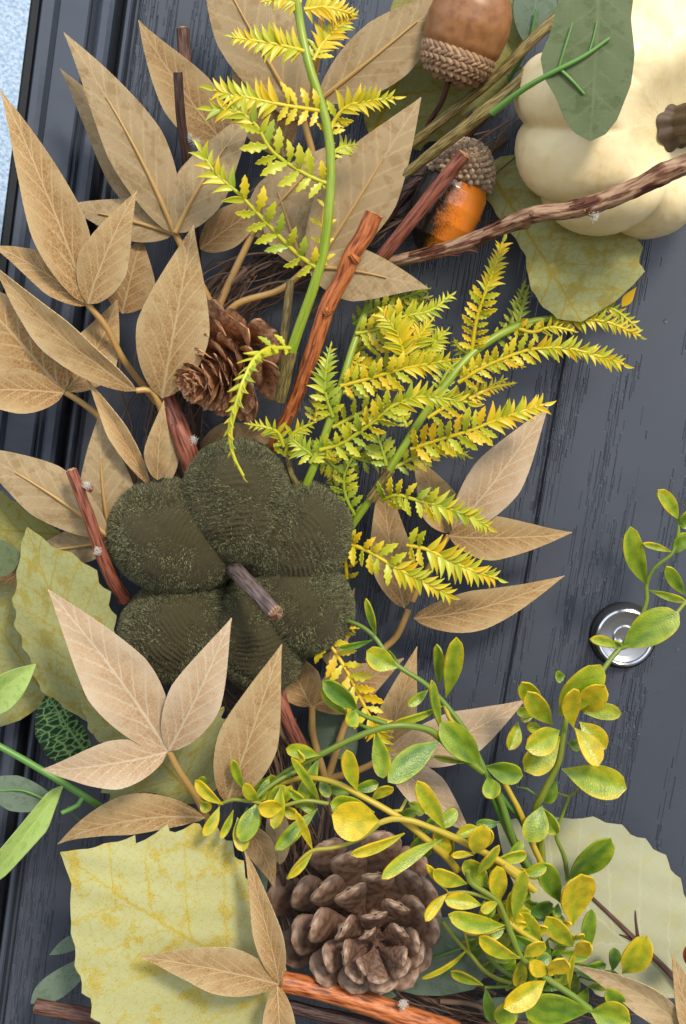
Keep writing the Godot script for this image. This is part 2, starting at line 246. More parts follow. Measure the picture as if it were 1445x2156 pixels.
	t = thing("eucalyptus_leaf", "grey green woven leaf right of the lower cone", "leaf", "eucalyptus leaves")
	l = leaf(t, "blade", m(103.9, -180.1, 34), m(49.4, -209, 28), 17.9, 20.0, M.eucalyptus_grey, {"L": [0.00, 0.4, 0.36, 17.9, 0.61, 16.8, 0.78, 13.9, 0.94, 8.3, 1.00, 0.2], "R": [0.00, 0.4, 0.08, 9.5, 0.26, 16.3, 0.52, 20.0, 0.78, 13.9, 1.00, 0.2], "ns": 6, "arc": 2})
	tube(l, "midrib", [m(102.7, -180.1, 36), m(84.5, -186.9, 36), m(66.9, -197.5, 34)], 0.8, 0.5, M.green_rib, 6)
	tube(l, "rib", [m(85.5, -186.7, 36), m(81.7, -195.7, 35), m(76.7, -204.1, 33.5)], 0.5, 0.3, M.green_rib, 6)
	t = thing("eucalyptus_leaf", "green leaf under the lower cone above the orange twig", "leaf", "eucalyptus leaves")
	leaf(t, "blade", m(27.5, -223.8, 24), m(61.5, -216, 26), 6.0, 6.0, M.eucalyptus_grey, {"tip": 2.4, "pk": 0.6})
	t = thing("eucalyptus_leaf", "very dark green leaf in shade under the velvet pumpkin", "leaf", "eucalyptus leaves")
	leaf(t, "blade", m(22.7, -117.5, 10), m(-0.8, -93.6, 12), 11.0, 11.0, M.eucalyptus_grey, {"tip": 2.2, "pk": 0.5})
	t = thing("eucalyptus_leaf", "blue grey leaf behind the tan leaves left of the lower cone", "leaf", "eucalyptus leaves")
	leaf(t, "blade", m(-22, -142.2, 26), m(-7.2, -181.8, 28), 7.0, 7.0, M.eucalyptus_grey, {})
	t = thing("eucalyptus_leaf", "blue grey leaf at lower middle beneath the boxwood cluster", "leaf", "eucalyptus leaves")
	leaf(t, "blade", m(95.1, -218.1, 22), m(136.1, -226.6, 24), 9.0, 9.0, M.eucalyptus_grey, {"pk": 0.5})

func lobe(c: Vector3, toward: Vector3, a: float, b: float, h: float) -> Array:
	var d := c - toward
	d.z = 0.0
	return [c, a, b, h, d.normalized()]

func pumpkins_cones_acorns():
	var mid: Vector3 = m(-35.8, -30.5, 58)
	velvet_pumpkin([
		lobe(m(-44.6, -3.6, 45), mid, 27, 22.6, 28), lobe(m(-69.2, -23.2, 42), mid, 29, 24, 28), lobe(m(-18.7, -14.8, 39), mid, 25, 21.5, 26),
		lobe(m(-12.6, -43, 40), mid, 24.5, 20, 26), lobe(m(-27.4, -58.9, 38), mid, 26, 20, 26), lobe(m(-63.8, -62.2, 38), mid, 27, 21, 27)], mid)
	var p := get_node("velvet_pumpkin")
	tube(p, "stem", [m(-42.5, -30.8, 50), m(-38, -30.5, 66), m(-33.7, -31.8, 75), m(-26.5, -35.2, 85), m(-20.2, -38.6, 92)], 4.0, 3.2, M.stub, 12, 1.5, 0.10)
	tube(p, "stem_end", [m(-20.4, -38.5, 91.8), m(-19.5, -38.9, 92.8)], 3.2, 3.1, M.bark_grey, 12, 1.5, 0.05)
	cream_pumpkin(m(91.7, 177.9, 44), Vector3(0.50, -0.12, 0.86), 51.0, 0.55)
	cone("pine_cone", "orange brown papery cone with closed rosette tip above velvet pumpkin", m(-45.7, 60.7, 34), Vector3(-0.60, -0.42, 0.62), 46.0, 44, true)
	cone("pine_cone", "dark brown open woody cone at the bottom of the wreath", m(33.4, -180.7, 20), Vector3(0.18, 0.06, 0.97), 60.0, 40, false)
	# acorns
	var t := thing("acorn", "smooth brown acorn with plaited cap at the top edge", "acorn")
	var a: Vector3 = m(16.4, 187.8, 46)
	var b: Vector3 = m(23.4, 227.4, 52)
	lathe(t, "nut", a, b, [0.0, 9, 0.06, 13.0, 0.2, 16.2, 0.42, 17.2, 0.62, 15.8, 0.8, 11.5, 0.92, 6.0, 1.0, 0.3], M.nut_brown, 48, 40)
	plaited_cap(t, a - (b - a).normalized() * 0.0055, a + (b - a).normalized() * 0.005, 6.0, 14.2)
	tube(t, "stalk", [m(15.2, 181.5, 44), m(13.8, 174, 38), m(11.3, 168.6, 33), m(9, 163.1, 28)], 1.2, 1.0, M.bark_brown, 8)
	t = thing("acorn", "orange and black glossy acorn with knobbly cap left of the cream pumpkin", "acorn")
	a = m(27, 145.7, 36)
	b = m(16.7, 110.9, 34)
	var nn := FastNoiseLite.new()
	nn.frequency = 1500.0
	var n2 := FastNoiseLite.new()
	n2.frequency = 120.0
	lathe(t, "nut", a, b, [0.0, 11.5, 0.15, 14.2, 0.35, 15.0, 0.55, 14.2, 0.75, 11.0, 0.9, 6.0, 0.97, 3.0, 1.0, 0.3], M.nut_paint, 160, 120, {"color": func(q: Vector3, tt: float, out: Vector3) -> Color:
		var f: float = out.dot(Vector3(0.93, -0.12, 0.34)) * 1.9 - 0.25 + n2.get_noise_3dv(q) * 0.35 + nn.get_noise_3dv(q) * 0.75
		return Color(0.018, 0.012, 0.010).lerp(Color(0.80, 0.22, 0.015), clampf(f, 0, 1))})
	knobbly_cap(t, m(30, 160.8, 38), m(26.4, 144.4, 36), 13.6)
	t = thing("berry", "edge of a round dark red berry at lower right", "berry")
	ball(t, "skin", m(179.1, -164, 60), 5.6, M.berry)

func twigs():
	twig("twig", "orange twig with cut top slanting over the tan leaves at centre", [m(-6.4, 122.6, 64), m(-8.6, 114.7, 63), m(-12.6, 105.6, 62), m(-15, 95.8, 60), m(-19.4, 83.5, 58), m(-22.6, 65.4, 54), m(-26.7, 44.8, 48), m(-31.7, 28.5, 42), m(-36.2, 13.8, 34)], 3.8, 2.6, "bark_orange", {"knots": [m(-11.7, 103.7, 64), m(-19, 81.6, 60)], "strips": 7, "strip_bark": "bark_red"})
	twig("twig", "red brown twig with cut end in front of the orange acorn", [m(25.4, 151, 64), m(18.4, 139.1, 60), m(9.5, 124, 54), m(-0.5, 107.5, 46), m(-6.2, 99.1, 38)], 3.0, 2.7, "bark_red", {"rough": 0.04})
	twig("twig", "long peeling twig across the cream pumpkin's lower side", [m(3.2, 105.6, 44), m(17.6, 110.9, 52), m(32.7, 117.6, 60), m(45.2, 125, 68), m(56.7, 131, 75), m(71, 134.8, 82), m(87.9, 143.2, 88), m(100.2, 151.8, 92), m(115.9, 161, 95)], 2.6, 4.3, "bark_grey", {"cut": false, "rough": 0.13, "knots": [m(54.6, 130.9, 77), m(73.7, 135, 85)], "strips": 26, "strip_bark": "bark_red", "fluff": [m(77.3, 132.7, 86)]})
	twig("twig", "red twig with white torn fibre left of the velvet pumpkin", [m(-113.5, 1, 62), m(-108, -9.3, 61), m(-102.3, -21.8, 58), m(-97.4, -33.8, 54), m(-91.9, -45.3, 48), m(-87.6, -53.4, 40)], 2.4, 3.2, "bark_red", {"fluff": [m(-105.9, -4.1, 63), m(-99, -31.4, 58)], "knots": [m(-105.5, -5.4, 62), m(-98.9, -31.6, 57)]})
	twig("twig", "thick dark red twig above the velvet pumpkin's top lobe", [m(-84.1, 39.5, 40), m(-77.7, 29.4, 42), m(-71.2, 18.3, 44), m(-65.7, 6.7, 42)], 3.8, 4.6, "bark_red", {"cut": false, "rough": 0.10, "fluff": [m(-67.1, 20.1, 46), m(-83, 39.8, 44)], "strips": 4})
	twig("twig", "thin dark twig standing in front of the coarse tan leaf at top left", [m(-93.9, 167, 52), m(-92.1, 156.7, 50), m(-90.3, 147.1, 46), m(-88.3, 139.2, 42), m(-86.7, 130.4, 36)], 1.9, 2.2, "bark_dark", {"cut": false, "fluff": [m(-87, 143, 44), m(-84, 142.1, 40)], "knots": [m(-93.5, 165.6, 52)]})
	twig("twig", "short brown twig end behind the coarse tan leaf at top left", [m(-99.3, 190, 22), m(-97.6, 182.4, 22), m(-95.4, 172.8, 22), m(-91.4, 151.8, 20)], 2.7, 2.9, "bark_brown", {})
	twig("twig", "thick orange twig along the bottom under the lower cone", [m(5.2, -203.6, 62), m(23.7, -205.7, 60), m(43, -209.4, 58), m(62.5, -213.7, 56), m(84.6, -219.4, 52)], 4.6, 5.2, "bark_orange", {"rough": 0.03, "fluff": [m(58.6, -203.8, 64)], "fluff_size": 5.0})
	twig("twig", "dark red twig at the bottom edge below the orange one", [m(9.7, -219.2, 52), m(25.8, -221.6, 50), m(43, -223.3, 48), m(64.9, -227, 46)], 3.0, 3.0, "bark_dark", {})
	twig("twig", "brown twig with pale cut end at lower left", [m(-102.6, -247, 34), m(-90.7, -247.3, 34), m(-75.4, -248, 34), m(-53.5, -252.8, 30)], 3.6, 3.8, "bark_brown", {})
	twig("twig", "red brown twig end under the velvet pumpkin's bottom lobe", [m(-0.6, -110, 34), m(-5.9, -102.2, 36), m(-12.8, -90.8, 38), m(-17.5, -81.3, 36)], 3.0, 3.4, "bark_red", {"fluff": [m(-3, -109.8, 36)], "fluff_size": 3.0})
	twig("twig", "dark upright twig behind the leaves left of the upper cone", [m(-83.1, 110.3, 22), m(-79.3, 92.5, 22), m(-73.7, 66.6, 20), m(-70.8, 31.4, 18), m(-70.1, 10, 16)], 2.3, 2.2, "bark_dark", {"cut": false})
	twig("twig", "red twig piece showing between the gold leaf and the arched tan leaf", [m(-80.2, -136.2, 38), m(-70.2, -136.9, 40), m(-61.6, -137.7, 40)], 2.4, 2.4, "bark_red", {"cut": false})
	twig("twig", "dark bent twig behind the gold twig tips at upper centre", [m(-3.7, 122, 30), m(7.7, 140, 28), m(22.8, 160.8, 24), m(39.7, 184, 20)], 2.6, 2.6, "bark_dark", {"cut": false})
	var t := thing("wrapped_stem", "olive paper wrapped stem running up to the cream pumpkin", "stem", "paper wrapped stems")
	tube(t, "wrap", [m(1.3, 139.4, 46), m(13.3, 151.5, 52), m(23.6, 161.8, 56), m(32.4, 170.8, 60), m(40.5, 179.1, 60), m(50.1, 191.8, 58)], 2.0, 3.2, M.wrap, 12, 1.5, 0.09)
	t = thing("wrapped_stem", "olive paper wrapped stem between the brown acorn and the other stem", "stem", "paper wrapped stems")
	tube(t, "wrap", [m(1.7, 153, 34), m(15.6, 167.5, 38), m(34.9, 187.9, 42), m(44.5, 201.1, 42), m(56, 215.6, 40)], 1.9, 2.4, M.wrap, 12, 1.5, 0.07)
	t = thing("wrapped_stem", "olive wrapped stem behind the tall fern's foot", "stem", "paper wrapped stems")
	tube(t, "wrap", [m(-36.6, 92, 46), m(-36, 78.2, 48), m(-35.4, 64.4, 50), m(-34.2, 44.5, 46)], 1.7, 2.0, M.wrap, 10, 1.5, 0.05)

func ferns():
	var t := thing("fern", "tall yellow green plastic fern rising up the picture's middle", "fern", "plastic fern sprays")
	tube(t, "stem", [m(-49.6, 200.7, 78), m(-45.1, 186.2, 78), m(-39.6, 172.3, 80), m(-33.2, 159.8, 80), m(-28.3, 147.9, 80), m(-25.4, 134.7, 80), m(-23.9, 120.3, 80), m(-23.5, 105.7, 78), m(-25.2, 90.6, 76), m(-28.4, 75.1, 72), m(-30.9, 62.3, 68)], 1.6, 2.1, M.fern_thick, 12, 2.0)
	tube(t, "wrap", [m(-30.9, 63.6, 68), m(-31.7, 53.4, 64), m(-32.8, 42.8, 58)], 2.7, 2.3, M.wrap, 10, 1.5, 0.05)
	pinna(t, [m(-42.6, 177.6, 80), m(-51.7, 177.9, 83), m(-69.7, 177.5, 86)], 8.4, 8, "yellow", 0.0, 0.1, 0.45)
	pinna(t, [m(-46.6, 195.8, 78), m(-52.8, 196.2, 80), m(-59.6, 193.4, 82)], 7.0, 5, "yellow", 0.0)
	pinna(t, [m(-45.3, 193.8, 76), m(-36.5, 196.3, 74), m(-27.5, 196, 72)], 8.0, 6, "orange", 0.0)
	pinna(t, [m(-38.9, 175.8, 74), m(-35.6, 184.5, 72), m(-26.2, 196.3, 70)], 8.4, 7, "yellow", 0.1)
	pinna(t, [m(-32.7, 156.5, 80), m(-46.4, 155.7, 85), m(-60.9, 156, 88), m(-73.8, 156.7, 88)], 9.2, 9, "yellow", 0.40, 0.1, 0.7)
	pinna(t, [m(-25.5, 129.6, 80), m(-35.5, 132, 82), m(-48.2, 137.7, 86), m(-55.7, 146.1, 88), m(-63.6, 150.1, 89), m(-73.1, 149.3, 88)], 11.0, 9, "lime", 0.62, 0.0, 0.6)
	pinna(t, [m(-24.7, 97, 77), m(-34.7, 102, 80), m(-47, 111.1, 85), m(-58.2, 119.6, 88), m(-68.2, 126, 90), m(-74.9, 133, 90)], 10.0, 9, "lime", 0.62, -0.1, 0.7)
	pinna(t, [m(-27.9, 147.3, 78), m(-27.7, 152.8, 76), m(-23.2, 159.9, 78), m(-14.4, 163.2, 80), m(-5.5, 165.7, 80)], 8.4, 8, "yellow", 0.35, 0.1, 0.5)
	pinna(t, [m(-26.7, 140.7, 74), m(-23.8, 145, 70), m(-18.1, 147.8, 66)], 6.0, 4, "lime", 0.3)
	pinna(t, [m(-22.5, 98.8, 70), m(-25.7, 113.7, 66), m(-26.3, 128.9, 64), m(-27.9, 141.8, 64)], 5.6, 5, "orange", 0.9)
	var curl := pinna(t, [m(-31.1, 64.6, 70), m(-38.4, 63.1, 78), m(-42.8, 58.7, 86), m(-45.7, 50, 92), m(-47.4, 40.5, 94), m(-48.6, 31, 94), m(-46, 21.1, 93), m(-40.6, 13.1, 92)], 7.4, 9, "lime", 0.2, 0.9, 0.35)
	tube(curl, "blade", [m(-36.3, 63.4, 76), m(-42, 59.4, 86), m(-45.3, 50.1, 92.5), m(-46.8, 40.6, 94.5), m(-47.9, 31.2, 94.5), m(-46, 21.7, 93.5), m(-41.2, 13.7, 92)], 2.0, 0.5, M.fern_lime, 10, 1.5, 0.12, 0.4)
	pinna(t, [m(-28.9, 23.3, 48), m(-32.2, 28.9, 50), m(-37.3, 30.3, 52), m(-45, 30.5, 52)], 6.0, 5, "lime", 0.2)
	pinna(t, [m(-28, 19.2, 46), m(-26.3, 28.7, 48), m(-18.1, 35.2, 50)], 7.4, 4, "lime", 0.3)

	t = thing("fern", "fern stem with long arching fronds between orange twig and door", "fern", "plastic fern sprays")
	tube(t, "stem", [m(-18.4, 4.1, 44), m(-15.3, 16.3, 48), m(-11.9, 34.2, 50), m(-9.3, 50.6, 50), m(-6.8, 67.9, 46), m(-3.3, 87.5, 38)], 1.8, 1.5, M.fern_thick, 12, 2.0)
	pinna(t, [m(-9.2, 52.1, 52), m(2.9, 57.5, 54), m(15.7, 63.6, 57), m(26.7, 67.5, 60), m(33.6, 69.9, 62)], 9.2, 11, "yellow", 0.55, 0.1, 0.6)
	pinna(t, [m(-13.5, 24.4, 52), m(-4.5, 29.3, 55), m(5.8, 39.3, 60), m(13.8, 48.2, 64), m(24.5, 53.6, 66), m(42.8, 54.2, 66)], 9.2, 14, "lime", 0.55, 0.1, 0.7)
	pinna(t, [m(-6.4, 74.5, 46), m(2.8, 78, 46), m(11.5, 84.2, 48), m(22.7, 88.6, 48), m(30.1, 96.2, 46)], 9.2, 11, "lime", 0.5)
	pinna(t, [m(15.6, 65.6, 50), m(13.5, 71.7, 52), m(9.6, 78.5, 54), m(4.2, 83.5, 54)], 9.6, 7, "yellow", 0.15, 0.0, 0.6)
	pinna(t, [m(16.6, 66.3, 48), m(19.3, 75.8, 50), m(23.3, 83.9, 50)], 8.4, 6, "yellow", 0.2)
	pinna(t, [m(20, 65.2, 48), m(26, 74.7, 48), m(30.3, 81.3, 48)], 8.0, 6, "lime", 0.2)
	pinna(t, [m(-10.4, 39, 52), m(-15.1, 49, 54), m(-16.2, 59.6, 54), m(-15.9, 67.1, 52)], 8.0, 8, "green", 0.3)
	pinna(t, [m(-17.6, 35.4, 48), m(-17.6, 41.9, 46), m(-18, 48.3, 46)], 6.0, 4, "yellow", 0.3)
	pinna(t, [m(-16.4, 21.6, 50), m(-21.1, 24.3, 52), m(-25.3, 26.9, 52)], 7.2, 4, "green", 0.2)
	pinna(t, [m(-17, 18.2, 50), m(-13.8, 25.8, 50), m(-12.1, 28.8, 50)], 7.0, 4, "green", 0.2)
	pinna(t, [m(-7.3, 63, 44), m(-2.2, 61.6, 42), m(5.7, 60.6, 40)], 7.0, 5, "yellow", 0.6)
	pinna(t, [m(-14.6, 21.1, 40), m(-7.1, 15.4, 38), m(-7.3, 9.6, 36)], 6.0, 4, "lime", 0.5)
	pinna(t, [m(-8.2, 78.1, 30), m(1.3, 88.4, 30), m(8.3, 92.8, 30)], 6.0, 6, "green", 0.6)
	pinna(t, [m(8.6, 90.6, 32), m(12.6, 93.4, 32), m(20.7, 97.9, 32)], 5.6, 5, "green", 0.4)
	pinna(t, [m(-10.1, 33.8, 40), m(0.9, 41.6, 38), m(14.3, 47.7, 36), m(25.9, 52.5, 34)], 8.6, 8, "lime", 0.6)
	pinna(t, [m(-9.3, 48.1, 38), m(0.7, 55.7, 34), m(13.5, 65.9, 32), m(24.3, 75.8, 30)], 8.6, 9, "green", 0.6)
	pinna(t, [m(-11.2, 27.4, 38), m(-0.2, 22.6, 34), m(10.4, 21, 32), m(20.1, 25.5, 30)], 8.0, 7, "green", 0.6)
	pinna(t, [m(-6.2, 66.9, 36), m(2.2, 72.3, 32), m(13.3, 80.2, 30), m(19.7, 91.4, 30)], 8.0, 8, "lime", 0.5)
	pinna(t, [m(-3.7, 83.5, 34), m(1.9, 86.5, 32), m(11.7, 90.1, 30), m(21.3, 94.7, 28)], 7.0, 7, "lime", 0.4)
	pinna(t, [m(-12.2, 21.2, 40), m(-3, 14.2, 38), m(3.3, 6.7, 36)], 7.6, 6, "green", 0.6)
	stem(t, [m(-28.2, 25.1, 44), m(-25.2, 14.5, 46), m(-20.3, 5.9, 44)], 1.2, 1.4, M.wrap)

	t = thing("fern", "wide fern reaching right across the door under the glitter leaf", "fern", "plastic fern sprays")
	tube(t, "stem", [m(2.3, -12.8, 34), m(10.1, 5, 40), m(16.9, 21.1, 46), m(23.1, 36.4, 48), m(29.8, 51.6, 48), m(36.6, 64, 46), m(43.8, 74.5, 42), m(52.6, 82.7, 38), m(60.8, 88.4, 34)], 1.5, 1.8, M.fern_thick, 12, 2.0)
	tube(t, "stem", [m(60.8, 88.4, 34), m(70, 92.3, 34), m(80.5, 95.3, 34), m(91.4, 95.9, 34)], 1.8, 0.8, M.fern_thick, 10, 2.0)
	tube(t, "wrap", [m(11, 6.3, 41), m(14.3, 13.7, 43), m(17, 20.5, 46)], 2.5, 2.2, M.wrap, 10, 1.5, 0.05)
	pinna(t, [m(42.9, 74.3, 42), m(42.3, 86.9, 46), m(43.8, 99.3, 50), m(46.1, 111.7, 52), m(47.2, 120.5, 52)], 7.6, 13, "yellow", 0.55, 0.0, 0.6)
	pinna(t, [m(39.2, 61.1, 46), m(47.6, 68.4, 48), m(56.2, 74.1, 50), m(66.8, 79.5, 52), m(80.1, 82, 54), m(93, 81, 54), m(104.8, 79.2, 52)], 7.6, 17, "yellow", 0.45, 0.15, 0.7)
	pinna(t, [m(75.6, 91.8, 34), m(85.8, 94.8, 36), m(97.4, 95.7, 38), m(112.6, 92.1, 36)], 6.4, 9, "yellow", 0.2, 0.1, 0.6)
	pinna(t, [m(74.4, 92.7, 34), m(88, 96.4, 34), m(98, 101.8, 34), m(110.4, 96.2, 32)], 6.0, 9, "lime", 0.3, 0.1, 0.6)
	pinna(t, [m(59.8, 87.7, 34), m(67.5, 86.7, 36), m(74.3, 89.9, 38), m(84.2, 89.8, 38)], 6.0, 6, "yellow", 0.4)
	pinna(t, [m(24.1, 30.4, 46), m(34.5, 36.2, 50), m(46.2, 42.1, 54), m(55.8, 48, 56), m(65.6, 53.3, 56), m(74.9, 57.7, 54)], 10.4, 14, "yellow", 0.55, 0.1, 0.6)
	pinna(t, [m(15.5, 6.4, 40), m(21.4, 10.2, 46), m(30.1, 9.8, 50), m(41, 9.1, 52), m(52.2, 7, 52), m(61.2, 3.5, 50)], 9.6, 11, "lime", 0.45, 0.1, 0.5)
	pinna(t, [m(1.4, -13.8, 40), m(13.4, -15.5, 46), m(25.1, -19.7, 50), m(37.7, -23.4, 52), m(50, -27.6, 50)], 9.6, 11, "yellow", 0.5, 0.1, 0.6)
	pinna(t, [m(29.2, -10.5, 44), m(37.9, -10.5, 48), m(49.3, -13.6, 50), m(58.5, -16, 50), m(69.4, -18.1, 48)], 9.8, 9, "yellow", 0.15, 0.1, 0.6)
	pinna(t, [m(5.8, -3, 36), m(0.1, 5.6, 40), m(-1.9, 14.4, 42), m(0.2, 22.5, 42)], 8.6, 6, "green", 0.9)
	pinna(t, [m(15.2, 21.7, 44), m(11.8, 28.9, 44), m(9, 34.3, 42)], 8.6, 5, "green", 0.9)
	pinna(t, [m(45.1, 54.8, 40), m(53.1, 60.3, 38), m(63.6, 64.4, 36)], 4.0, 7, "yellow", 0.2)
	pinna(t, [m(57.2, 85.6, 30), m(59.3, 94.2, 28), m(61.6, 107.9, 26)], 5.6, 6, "green", 0.3)
	pinna(t, [m(31.5, 56.1, 44), m(34.4, 65.2, 42), m(40.1, 71.5, 40)], 6.0, 6, "green", 0.6)
	pinna(t, [m(44.6, 72.1, 36), m(37.5, 75.4, 36), m(35.4, 78.4, 34)], 5.0, 4, "lime", 0.4)
	pinna(t, [m(21.1, 39.1, 44), m(18.2, 44, 42), m(19.7, 48.6, 40)], 5.0, 4, "lime", 0.9)
	pinna(t, [m(6.2, -31.1, 30), m(3.5, -20.6, 34), m(-0.2, -7.3, 36), m(-4, 2.2, 36)], 6.6, 7, "yellow", 0.9)

	pinna(t, [m(18.6, 20.8, 38), m(27.9, 27.2, 36), m(39.6, 32, 34), m(49.3, 30.3, 32)], 8.4, 8, "lime", 0.5)
	pinna(t, [m(29.1, 44.1, 40), m(38.2, 51.6, 38), m(49.4, 58.4, 36), m(58.8, 64.9, 34)], 7.6, 8, "yellow", 0.4)
	pinna(t, [m(38.3, 63.8, 36), m(47.7, 69.3, 34), m(57.6, 72.8, 32), m(66.1, 72.1, 30)], 6.6, 7, "yellow", 0.4)
	pinna(t, [m(51.9, 81.1, 34), m(60.2, 87.5, 32), m(62, 96, 30), m(62.9, 104.3, 28)], 6.0, 6, "green", 0.4)
	t = thing("fern", "golden yellow fern tip hanging below the velvet pumpkin's right side", "fern", "plastic fern sprays")
	pinna(t, [m(1.6, -54.8, 50), m(12, -66.2, 54), m(20.3, -77.5, 56), m(27.7, -87.8, 56), m(33.8, -97.9, 54)], 11.0, 9, "orange", 0.62, 0.0, 0.6)
	pinna(t, [m(3.8, -54.7, 44), m(8.4, -50.4, 46), m(13.3, -49, 46)], 6.4, 3, "orange", 0.9)

func sprig(t: Node3D, pts: Array, r0: float, r1: float, y0: float, y1: float):
	var g := Color(0.085, 0.20, 0.028)
	var y := Color(0.55, 0.38, 0.035)
	tube(t, "stem", pts, r0 * 0.82, r1 * 0.82, M.boxwood_stem, 8, 2.0, 0.05, 1.0, g.lerp(y, y0), g.lerp(y, y1))

func boxwood():
	var t := thing("boxwood_sprig", "green boxwood sprig running from the velvet pumpkin down to the right", "sprig", "plastic boxwood sprigs")
	sprig(t, [m(7.2, -45.4, 50), m(15, -46.3, 54), m(21.3, -49.2, 58), m(26.3, -53.9, 60), m(32.9, -59, 62), m(45.5, -64.8, 62), m(55.1, -72.2, 62), m(65.2, -82.2, 62), m(75.3, -96.7, 60), m(85.2, -110.4, 56), m(95.6, -130.4, 50), m(106.7, -145.3, 44)], 1.1, 2.1, 0.15, 0.1)
	sprig(t, [m(54.6, -71.9, 62), m(58.1, -77.9, 63), m(63.2, -80.8, 62)], 1.3, 1.1, 0.9, 0.6)
	bw(t, m(21.5, -47.4, 60), m(14.8, -31.4, 70), 1.7, 0.45)
	bw(t, m(20.7, -50.5, 58), m(7.3, -56.1, 58), 1.4, 0.20)
	bw(t, m(32.9, -59.4, 63), m(18.7, -53.8, 66), 4.9, 0.62)
	bw(t, m(32.6, -58, 60), m(27.3, -54.6, 56), 1.8, 0.10)
	bw(t, m(50.5, -64.4, 62), m(46.6, -45.7, 70), 2.3, 0.42)
	bw(t, m(54.6, -68.6, 63), m(53.5, -40.3, 76), 3.8, 0.55)
	bw(t, m(46.8, -66.7, 63), m(39.3, -74.2, 66), 2.1, 0.50)
	bw(t, m(55.4, -83.7, 64), m(46.7, -59.9, 74), 2.0, 0.45)
	bw(t, m(53.5, -72.7, 63), m(34.9, -82.1, 66), 1.8, 0.55)
	bw(t, m(74.4, -96, 60), m(53.4, -78.6, 68), 5.8, 0.40)
	bw(t, m(70.6, -97, 56), m(54.6, -97.2, 54), 1.5, 0.50)
	bw(t, m(76.1, -96.2, 60), m(91.5, -95.7, 66), 4.7, 0.35)
	bw(t, m(77.8, -100.7, 60), m(80.6, -107.3, 68), 3.9, 0.50)
	bw(t, m(87.9, -122.7, 50), m(77.6, -124.1, 52), 2.3, 0.25)
	t = thing("boxwood_sprig", "boxwood sprig arching left with one large speckled green leaf", "sprig", "plastic boxwood sprigs")
	sprig(t, [m(-19.3, -125.9, 66), m(-12.9, -117.7, 68), m(-6.5, -109.1, 70), m(6.1, -98.5, 74), m(17.1, -89.8, 76), m(26.7, -83.2, 78), m(34.4, -80.1, 78), m(41.7, -79.7, 76), m(49.7, -82, 70), m(55.5, -86.1, 66), m(66.1, -93, 63), m(75.7, -98.8, 60)], 1.5, 1.9, 0.15, 0.2)
	sprig(t, [m(16.8, -77.5, 72), m(22.7, -78.8, 76), m(31.1, -79.8, 78)], 1.0, 1.3, 0.1, 0.1)
	sprig(t, [m(18.4, -82.7, 72), m(23.5, -83.3, 76), m(27.5, -82.9, 78)], 0.9, 1.1, 0.1, 0.1)
	bw(t, m(18.8, -77.6, 72), m(2.7, -65.6, 80), 3.9, 0.22)
	bw(t, m(15.6, -80.8, 70), m(2.6, -70.4, 74), 2.3, 0.55)
	bw(t, m(18.3, -77, 73), m(15.9, -82.7, 80), 3.3, 0.55)
	bw(t, m(27.3, -84.2, 77), m(33.4, -102, 80), 3.9, 0.48)
	bw(t, m(54.8, -86.3, 68), m(35.3, -102.7, 82), 5.6, 0.34)
	bw(t, m(5.9, -98.3, 75), m(-7.9, -96.3, 80), 3.1, 0.55)
	bw(t, m(6, -99.6, 72), m(0.2, -122.1, 74), 3.1, 0.50)
	bw(t, m(9.2, -117.6, 74), m(-5.1, -98.8, 82), 1.8, 0.55)
	bw(t, m(8.8, -120.4, 76), m(-5.4, -137.9, 84), 3.2, 0.45)
	sprig(t, [m(-17.9, -133, 60), m(-15.5, -123.5, 66), m(-12.9, -117.7, 68)], 0.9, 1.0, 0.4, 0.2)
	t = thing("boxwood_sprig", "small yellow tipped boxwood cluster between big gold leaf and lower cone", "sprig", "plastic boxwood sprigs")
	sprig(t, [m(-31.9, -125.4, 76), m(-26.1, -121.5, 78), m(-18.3, -120.7, 78), m(-13.9, -116.1, 76), m(-8.6, -111.4, 74), m(-1.5, -106.7, 72)], 0.9, 1.4, 0.3, 0.15)
	sprig(t, [m(-19.2, -120.8, 78), m(-10.2, -121, 80), m(-5.1, -120.1, 80), m(3.1, -116.5, 80), m(12.7, -117, 78)], 0.9, 1.2, 0.5, 0.3)
	thicken(t, [m(-19.3, -122.2, 74), m(-10.3, -123, 74), m(3.1, -118.6, 74)], 4, 11.0, 0.5)
	bw(t, m(-30.1, -124.6, 77), m(-42.4, -114.5, 82), 2.6, 0.80)
	bw(t, m(-21.6, -117.2, 78), m(-28.3, -102.5, 86), 1.9, 0.50)
	bw(t, m(-15.9, -120.3, 78), m(-22.1, -112, 84), 2.6, 0.70)
	bw(t, m(-31.4, -125.8, 76), m(-35.7, -138.1, 80), 2.4, 0.75)
	bw(t, m(-40, -125.6, 74), m(-35.1, -128.9, 74), 2.7, 0.70)
	bw(t, m(-25.4, -126, 78), m(-28.7, -138.2, 80), 1.6, 0.65)
	bw(t, m(-23.3, -128.8, 78), m(-18.8, -141.3, 82), 3.4, 0.70)
	bw(t, m(-16, -121.2, 78), m(-20.2, -136.5, 84), 4.4, 0.45)
	bw(t, m(-5.1, -120.4, 80), m(-15.3, -120.2, 86), 4.0, 0.90)
	bw(t, m(-7.7, -112.6, 78), m(-7.5, -129.8, 82), 2.9, 0.70)
	bw(t, m(-6.3, -97.4, 74), m(0.5, -99.9, 80), 2.7, 0.65)
	bw(t, m(-18.2, -122.3, 76), m(-12.9, -112.1, 74), 1.8, 0.30)
	bw(t, m(3.7, -124.4, 78), m(-5.7, -137.8, 84), 2.7, 0.40)
	bw(t, m(-6.9, -113.8, 74), m(3.1, -117.2, 78), 1.9, 0.50)
	bw(t, m(-14, -112.6, 70), m(-17.9, -118.8, 70), 1.8, 0.30)
	bw(t, m(-38.3, -119.3, 70), m(-41.7, -117.1, 70), 1.8, 0.40)
